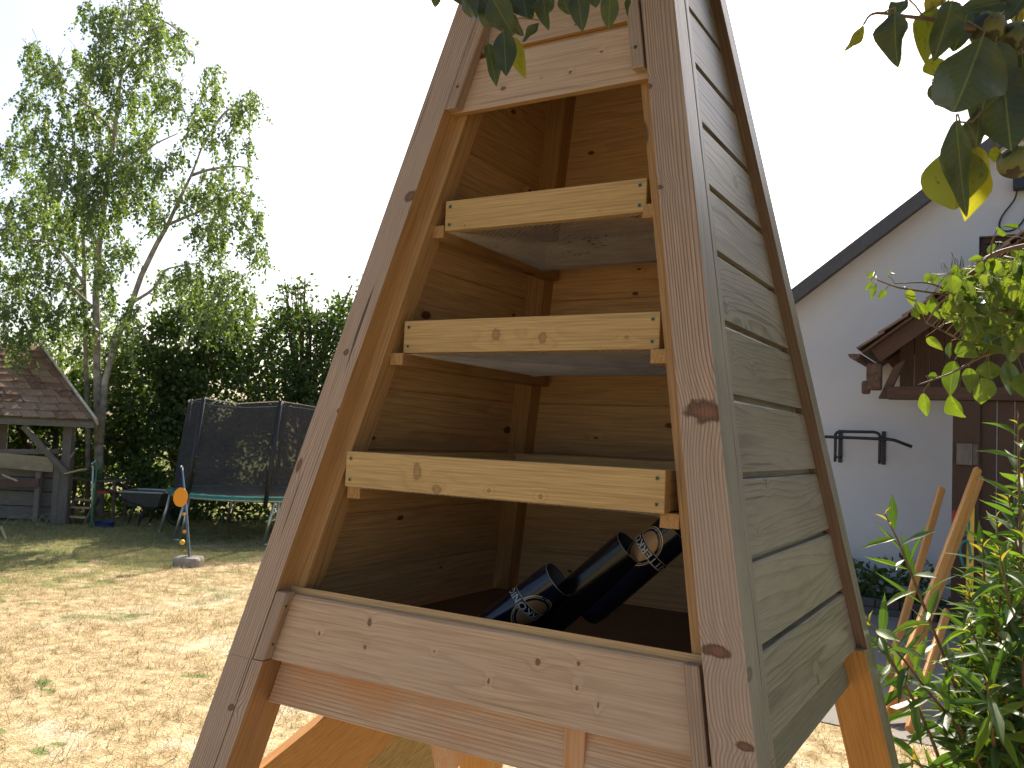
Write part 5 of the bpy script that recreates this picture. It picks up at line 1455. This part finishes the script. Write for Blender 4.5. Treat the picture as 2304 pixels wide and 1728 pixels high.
def pear_crown():
    # unseen crown of the near branches, above and behind the camera, added for shade
    P = []
    c0 = CAM_C + Vector((0, 0, 1.55))
    for _ in range(430):
        r_, f_, h_ = random.uniform(-2.4, 2.8), random.uniform(-3.2, 1.75), random.uniform(0, 2.0)
        lim = 1.6 + max(0.0, f_) * .60 + .30
        z = max(lim, 2.25) + h_
        if f_ < -.2: z = random.uniform(1.5, 4.2)
        if abs(f_) < .5 and abs(r_) < .5 and z < 2.1: continue
        c = CAM_C + rg * r_ + fw_ * f_; c.z = z
        for _ in range(26):
            P.append((c.x + random.gauss(0, .12), c.y + random.gauss(0, .12), c.z + random.gauss(0, .09)))
    for cx_, cy_, cd_, sg in ((2200, 180, .75, .20), (1200, 30, 1.1, .24), (2180, 420, .74, .16), (1120, 120, 1.09, .18), (2060, 60, .74, .14)):  # extra unseen leaf clumps added towards the sun to shade the near leaves
        q = at(cx_, cy_, cd_)
        for s_ in (.62, .85, 1.1):
            c = q + SUN_DIR * s_
            for _ in range(85): P.append((c.x + random.gauss(0, sg), c.y + random.gauss(0, sg), c.z + random.gauss(0, sg)))
    P = np.array(P)
    rel = P - np.array(CAM_C); dz = rel @ np.array(CAM_F)
    yy = IH / 2 - F_PX * (rel @ np.array(CAM_U)) / np.maximum(dz, .01); xx = IW / 2 + F_PX * (rel @ np.array(CAM_R)) / np.maximum(dz, .01)
    P = P[(dz < 0) | (yy < -170) | (xx > IW + 250) | (xx < -250)]
    P = P[np.linalg.norm(P - np.array(CAM_C), axis=1) > .55]
    V, Fq = leaf_cloud(P, RNG.normal(0, .7, (len(P), 3)), .085, .62, .6)
    o = fast_mesh('crown', V, Fq, L_PEARF, pear, np.repeat(RNG.uniform(0, 1, len(P)), 4))
    o['kind'] = 'stuff'
    mb = MB(); top = PT + Vector((.05, .02, 1.7))
    tube(mb, bez([PT - Vector((0, 0, .03)), PT + Vector((.03, .02, .9)), top], 10), [.075 - .003 * i for i in range(len(bez([PT, PT, top], 10)) )][:len(bez([PT - Vector((0, 0, .03)), PT + Vector((.03, .02, .9)), top], 10))], 9)
    for e in (at(2340, 60, .80), at(2340, 150, .81), at(2330, 300, .79), at(1480, -60, 1.15), CAM_C + rg * .2 - fw_ * 1.5 + Vector((0, 0, 1.6)), CAM_C - rg * 1.6 - fw_ * .6 + Vector((0, 0, 1.9)), CAM_C + rg * 1.8 + fw_ * .8 + Vector((0, 0, 2.2)), CAM_C + rg * 2.0 - fw_ * 1.8 + Vector((0, 0, 1.2))):
        mid = top.lerp(e, .5) + Vector((0, 0, .18 * (e - top).length))
        w = bez([top - Vector((0, 0, .1)), mid, e], 12); tube(mb, w, [.017 * (1 - i / len(w)) + .003 for i in range(len(w))], 6)
    mb.build('trunk', TWIG, pear, smooth=True)
pear_crown()
tr = pear_branch(pear, TRL, .74, .02,
    [([(2340, 150, .80), (2290, 128, .77), (2240, 132, .76), (2200, 160, .76)], .0030, .0016), ([(2330, 60, .79), (2200, 66, .76), (2096, 44, .75), (2046, 38, .74), (1985, 30, .735), (1958, 34, .735), (1944, 54, .735)], .0026, .0008),
     ([(2240, 132, .76), (2222, 220, .75), (2190, 270, .74), (2160, 275, .735)], .0014, .0009), ([(2330, 300, .78), (2300, 270, .77), (2262, 140, .765)], .0020, .0014)], PLD, light=(3, 4, 7, 9, 10, 12, 15, 16, 19, 23))
for px, py, r, sq in ((2222, 66, 40, (1, 1, 1.0)), (2284, 90, 42, (1, 1, .95)), (2284, 366, 37, (1.05, 1, .95))):
    c = at(px, py, .765)
    o = ball(tr, c, r / F_PX * .765, PEAR, 'pear', sq, 24, 16)
    mb = MB(); tube(mb, bez([c + Vector((0, 0, r / F_PX * .7)), c + Vector((.002, .002, r / F_PX * .765 + .008)), c + Vector((.008, .004, r / F_PX * .765 + .02))], 8), .0012, 6); mb.build('pear_stalk', TWIG, tr)
    e = c - CAM_R * (r / F_PX * .74) + CAM_U * .001
    mb = MB()
    for k in range(6):
        d = (-CAM_R + CAM_U * random.uniform(-1, 1) + CAM_F * random.uniform(-1, 1)).normalized()
        tube(mb, [e, e + d * .004, e + d * .006 + CAM_U * .001], [.0008, .0006, .0002], 4)
    if px == 2222: mb.build('calyx', PETIOLE, tr)

TCL = [((1133, 70), (1140, 176), 50, -.03, .1), ((1151, 86), (1180, 175), 38, .0, .1), ((1096, 98), (1121, 195), 34, -.01, -.4), ((1038, -8), (1081, 48), 38, 0, .3), ((1106, -8), (1154, 80), 62, -.02, .2), ((1134, 28), (1177, 84), 34, 0, .5),
       ((1176, -14), (1184, 45), 54, 0, -.2), ((1222, -8), (1229, 63), 38, 0, .3), ((1213, 52), (1180, 97), 18, 0, .6), ((1264, -10), (1283, 34), 34, 0, .2), ((1300, -14), (1310, 70), 44, -.01, .1), ((1372, -14), (1370, 67), 41, 0, -.1), ((1338, -14), (1341, 19), 24, 0, 0),
       ((1416, -8), (1410, 37), 12, 0, .3), ((984, -14), (977, 18), 22, 0, .2), ((1084, -12), (1128, 74), 50, .01, -.3), ((1158, -24), (1198, 42), 56, .02, .2), ((1232, -24), (1214, 42), 46, .02, -.3), ((1060, -20), (1096, 40), 48, .02, .3), ((1130, -20), (1146, 40), 56, .03, 0), ((1280, -24), (1330, 10), 40, .02, .2), ((1194, -20), (1230, 30), 44, .03, .2), ((1020, -30), (1050, 10), 36, .02, .1)]
tcb = pear_branch(pear, TCL, 1.10, .03,
    [([(1480, -60, 1.14), (1300, -46, 1.12), (1150, -40, 1.11), (1000, -30, 1.10)], .0040, .0016), ([(1150, -40, 1.11), (1110, 20, 1.10), (1100, 70, 1.10), (1098, 96, 1.09)], .0014, .0008), ([(1150, -40, 1.11), (1120, 30, 1.11), (1134, 72, 1.07)], .0012, .0008)], PLD, light=(1,))

# sunlit branch in front of the porch
MRL = [((2148, 812), (2131, 896), 40), ((2139, 888), (2168, 958), 36), ((2078, 884), (2084, 943), 24), ((2179, 828), (2187, 884), 34), ((2208, 850), (2216, 914), 52), ((2224, 812), (2227, 862), 48), ((2265, 812), (2278, 893), 36), ((2302, 838), (2305, 910), 36), ((2168, 768), (2198, 816), 44),
       ((2208, 768), (2268, 788), 48), ((2264, 780), (2302, 812), 48), ((2088, 846), (2114, 845), 16), ((2140, 770), (2131, 808), 14), ((2100, 666), (2107, 724), 26), ((2062, 678), (2092, 717), 20), ((2043, 652), (2056, 688), 20), ((2127, 678), (2146, 728), 28), ((2170, 703), (2195, 747), 34),
       ((1966, 612), (1951, 626), 14), ((1960, 632), (1949, 656), 12), ((1970, 642), (1959, 673), 12), ((1992, 652), (1976, 675), 14), ((2000, 618), (2008, 606), 14), ((2080, 636), (2100, 612), 22), ((2128, 628), (2166, 634), 26), ((2090, 620), (2108, 640), 30), ((2120, 640), (2136, 622), 26), ((2086, 760), (2120, 786), 20), ((2060, 690), (2066, 726), 18),
       ((2210, 580), (2178, 584), 14), ((2238, 548), (2222, 580), 16), ((2262, 530), (2240, 512), 14), ((2290, 512), (2262, 506), 12), ((2282, 555), (2300, 590), 26)]
for _ in range(230):
    bx = random.uniform(2135, 2320); lim = 560 + (2304 - bx) * .28
    by = random.uniform(max(lim, 560), 765 if bx > 2170 else 715)
    a = random.uniform(.1, 2.2); L = random.uniform(34, 58)
    MRL.append(((bx, by), (bx + L * math.cos(a) * .7, by + L * math.sin(a)), random.uniform(20, 34), random.uniform(-.15, .35), random.uniform(-1.1, 1.1)))
mrt = thing('young_pear_tree', (at(2480, 700, 2.3).x, at(2480, 700, 2.3).y, 0), 'sunlit young pear tree with small yellow green leaves before the porch', 'tree')
mrb = pear_branch(mrt, MRL, 2.05, .12,
    [([(2340, 720, 2.1), (2260, 700, 2.06), (2185, 686, 2.05), (2156, 669, 2.05), (2101, 659, 2.05), (2046, 651, 2.05), (2017, 646, 2.05), (1969, 628, 2.05)], .0050, .0016), ([(2156, 669, 2.06), (2092, 638, 2.06), (2013, 638, 2.06)], .0028, .0012),
     ([(2160, 720, 2.1), (2170, 637, 2.08), (2201, 604, 2.08), (2227, 578, 2.08), (2267, 562, 2.08), (2340, 545, 2.1)], .0065, .0055), ([(2340, 800, 2.1), (2304, 790, 2.05), (2232, 784, 2.02), (2165, 766, 2.02), (2120, 744, 2.02), (2084, 727, 2.02)], .0040, .0013),
     ([(2340, 770, 2.1), (2225, 796, 2.0), (2150, 835, 2.0), (2112, 850, 2.0), (2065, 866, 2.0)], .0036, .0012), ([(2270, 700, 2.06), (2240, 640, 2.06), (2230, 560, 2.06), (2244, 515, 2.06)], .0034, .0012)], PLL, light=(),)
tb_ = wloc(mrt); mb = MB()
tube(mb, bez([tb_ - Vector((0, 0, .02)), tb_ + Vector((.02, .03, .8)), at(2460, 720, 2.25), at(2470, 500, 2.3)], 14), [.026 - .0008 * i for i in range(len(bez([tb_, tb_, tb_, tb_], 14)))], 8)
for e in ((2340, 720, 2.1), (2340, 545, 2.1), (2340, 800, 2.1), (2340, 770, 2.1)):
    tube(mb, [at(2462, 740, 2.25), at(2400, (e[1] + 740) / 2, 2.17), at(*e)], [.010, .008, .0055], 6)
mb.build('trunk', TWIG, mrt, smooth=True)

# narrow leafed bush at the lower right
BB = at(2360, 1500, 2.35); BB.z = 0.0
bush = thing('willow_leaved_bush', BB, 'bushy shrub with narrow green leaves and yellow shoot tips, bottom right', 'bush')
tips = [(1995, 1156, 2.0), (2215, 1212, 2.1), (2290, 942, 2.1), (2262, 1110, 2.2), (1953, 1388, 1.9), (1985, 1440, 1.95), (2048, 1705, 1.9), (2120, 1480, 2.2), (2182, 1330, 2.2),
        (2292, 1290, 2.0), (2232, 1420, 2.1), (2150, 1602, 2.1), (2252, 1560, 1.95), (2304, 1480, 1.9), (2200, 1705, 1.95), (2310, 1640, 1.9), (2110, 1730, 2.0), (2304, 1060, 2.2), (2240, 1165, 2.3), (2310, 1180, 2.0), 
        (2200, 1500, 2.3), (2260, 1350, 2.4), (2310, 1400, 2.3), (2290, 1120, 2.4), (2220, 1290, 2.4), (2260, 1700, 2.1), (2310, 1560, 2.2), (2160, 1450, 2.1), (2210, 1640, 2.2), (2280, 1220, 2.3), (2230, 1340, 2.0), (2280, 1440, 2.2), (2190, 1580, 2.0),
        (2250, 1240, 1.9), (2180, 1400, 1.95), (2230, 1480, 1.9), (2310, 1720, 1.9), (2150, 1690, 2.1), (2320, 1340, 2.1), (2300, 1000, 2.4), (2240, 1390, 2.5), (2300, 1280, 2.5), (2200, 1440, 2.5), (2300, 1600, 2.5), (2230, 1600, 2.5), (2180, 1300, 2.5), (2130, 1640, 2.5)]
for px, py, d in list(tips):
    if px > 2190 and py > 1180: tips.append((px + random.uniform(-60, 60), py + random.uniform(-60, 60), d + random.uniform(-.2, .35)))
    if px > 2130 and py > 1380: tips.append((px + random.uniform(-50, 70), py + random.uniform(-60, 60), d + random.uniform(-.1, .45)))
mb = MB(); specs = []
up = Vector((0, 0, 1))
for k, (px, py, d) in enumerate(tips):
    tip = at(px + random.uniform(-5, 5), py + random.uniform(-5, 5), d)
    b0 = BB + Vector((random.uniform(-.12, .12), random.uniform(-.12, .12), 0))
    m1 = b0.lerp(tip, .45) + Vector((0, 0, .22 * (tip - b0).length * random.uniform(.3, .8)))
    pts = bez([b0, m1, tip.lerp(m1, .25) + Vector((0, 0, .02)), tip], 30)
    tube(mb, pts, [.0060 * (1 - i / len(pts)) + .0012 for i in range(len(pts))], 6)
    # leaves along the outer part, spiralling
    S = [0]
    for i in range(1, len(pts)): S.append(S[-1] + (pts[i] - pts[i - 1]).length)
    tot = S[-1]; s = tot - .005; ph = random.uniform(0, 6.28); j = 0
    reach = min(tot * .75, random.uniform(.36, .52))
    while s > tot - reach:
        i = max(1, next((q for q in range(len(S)) if S[q] >= s), len(S) - 1))
        p = pts[i - 1].lerp(pts[i], (s - S[i - 1]) / max(1e-6, S[i] - S[i - 1])); t = (pts[i] - pts[i - 1]).normalized()
        a = t.orthogonal().normalized(); b = t.cross(a)
        r = a * math.cos(ph) + b * math.sin(ph)
        young = j < 3
        L = (.026 + .010 * j) if young else random.uniform(.085, .135)
        X = (t * (1.5 if young else .75) + r + Vector((0, 0, -.05 if young else -.22))).normalized()
        Z = (t - X * t.dot(X)) * .6 + up * .7 + Vector((random.uniform(-.5, .5), random.uniform(-.5, .5), 0))
        w = L * random.uniform(.15, .20) if young else random.uniform(.019, .026)
        specs.append((p, X, Z, L, w, young, (p - CAM_C).dot(CAM_F)))
        s -= random.uniform(.012, .018) if young else random.uniform(.015, .023)
        ph += 2.4; j += 1
mb.build('stems', TWIG, bush, smooth=True)
def shown(sp):
    q = sp[0] + sp[1] * sp[3] * .5 - CAM_C; dz = q.dot(CAM_F)
    x = IW / 2 + F_PX * q.dot(CAM_R) / dz; y = IH / 2 - F_PX * q.dot(CAM_U) / dz
    return 1 if (x < IW + 10 and y < IH + 10) else 0
specs.sort(key=lambda s: (-shown(s), s[6] / s[3]))
rest_v, rest_f, rest_g, rest_t, rest_m = [], [], [], [], []
for i, (p, X, Z, L, w, young, dep) in enumerate(specs):
    if i < 300:
        oriented_leaf(random.choice(TIPL if young else BSH), bush, p, X, Z, L, w)
    else:
        me = random.choice(TIPL if young else BSH); rest_m += [1 if young else 0] * len(me.polygons)
        X = X.normalized(); Z = (Z - X * Z.dot(X)).normalized(); Y = Z.cross(X)
        b = len(rest_v)
        for v, g in zip(me.vertices, me.attributes['grain'].data):
            rest_v.append(p + X * (v.co.x * L) + Y * (v.co.y * w) + Z * (v.co.z * L)); rest_g.append(tuple(g.vector)); rest_t.append((i * .618) % 1)
        rest_f += [tuple(b + k for k in q.vertices) for q in me.polygons]
m_ = MB(); m_.add(rest_v, rest_f, rest_m, rest_g)
ro = m_.build('foliage', [L_BUSH, L_TIP], bush, smooth=True)
a = ro.data.attributes.new('tint', 'FLOAT', 'POINT'); a.data.foreach_set('value', np.array(rest_t, np.float32))
tag(ro, kind='stuff')
print('bush leaves', len(specs))
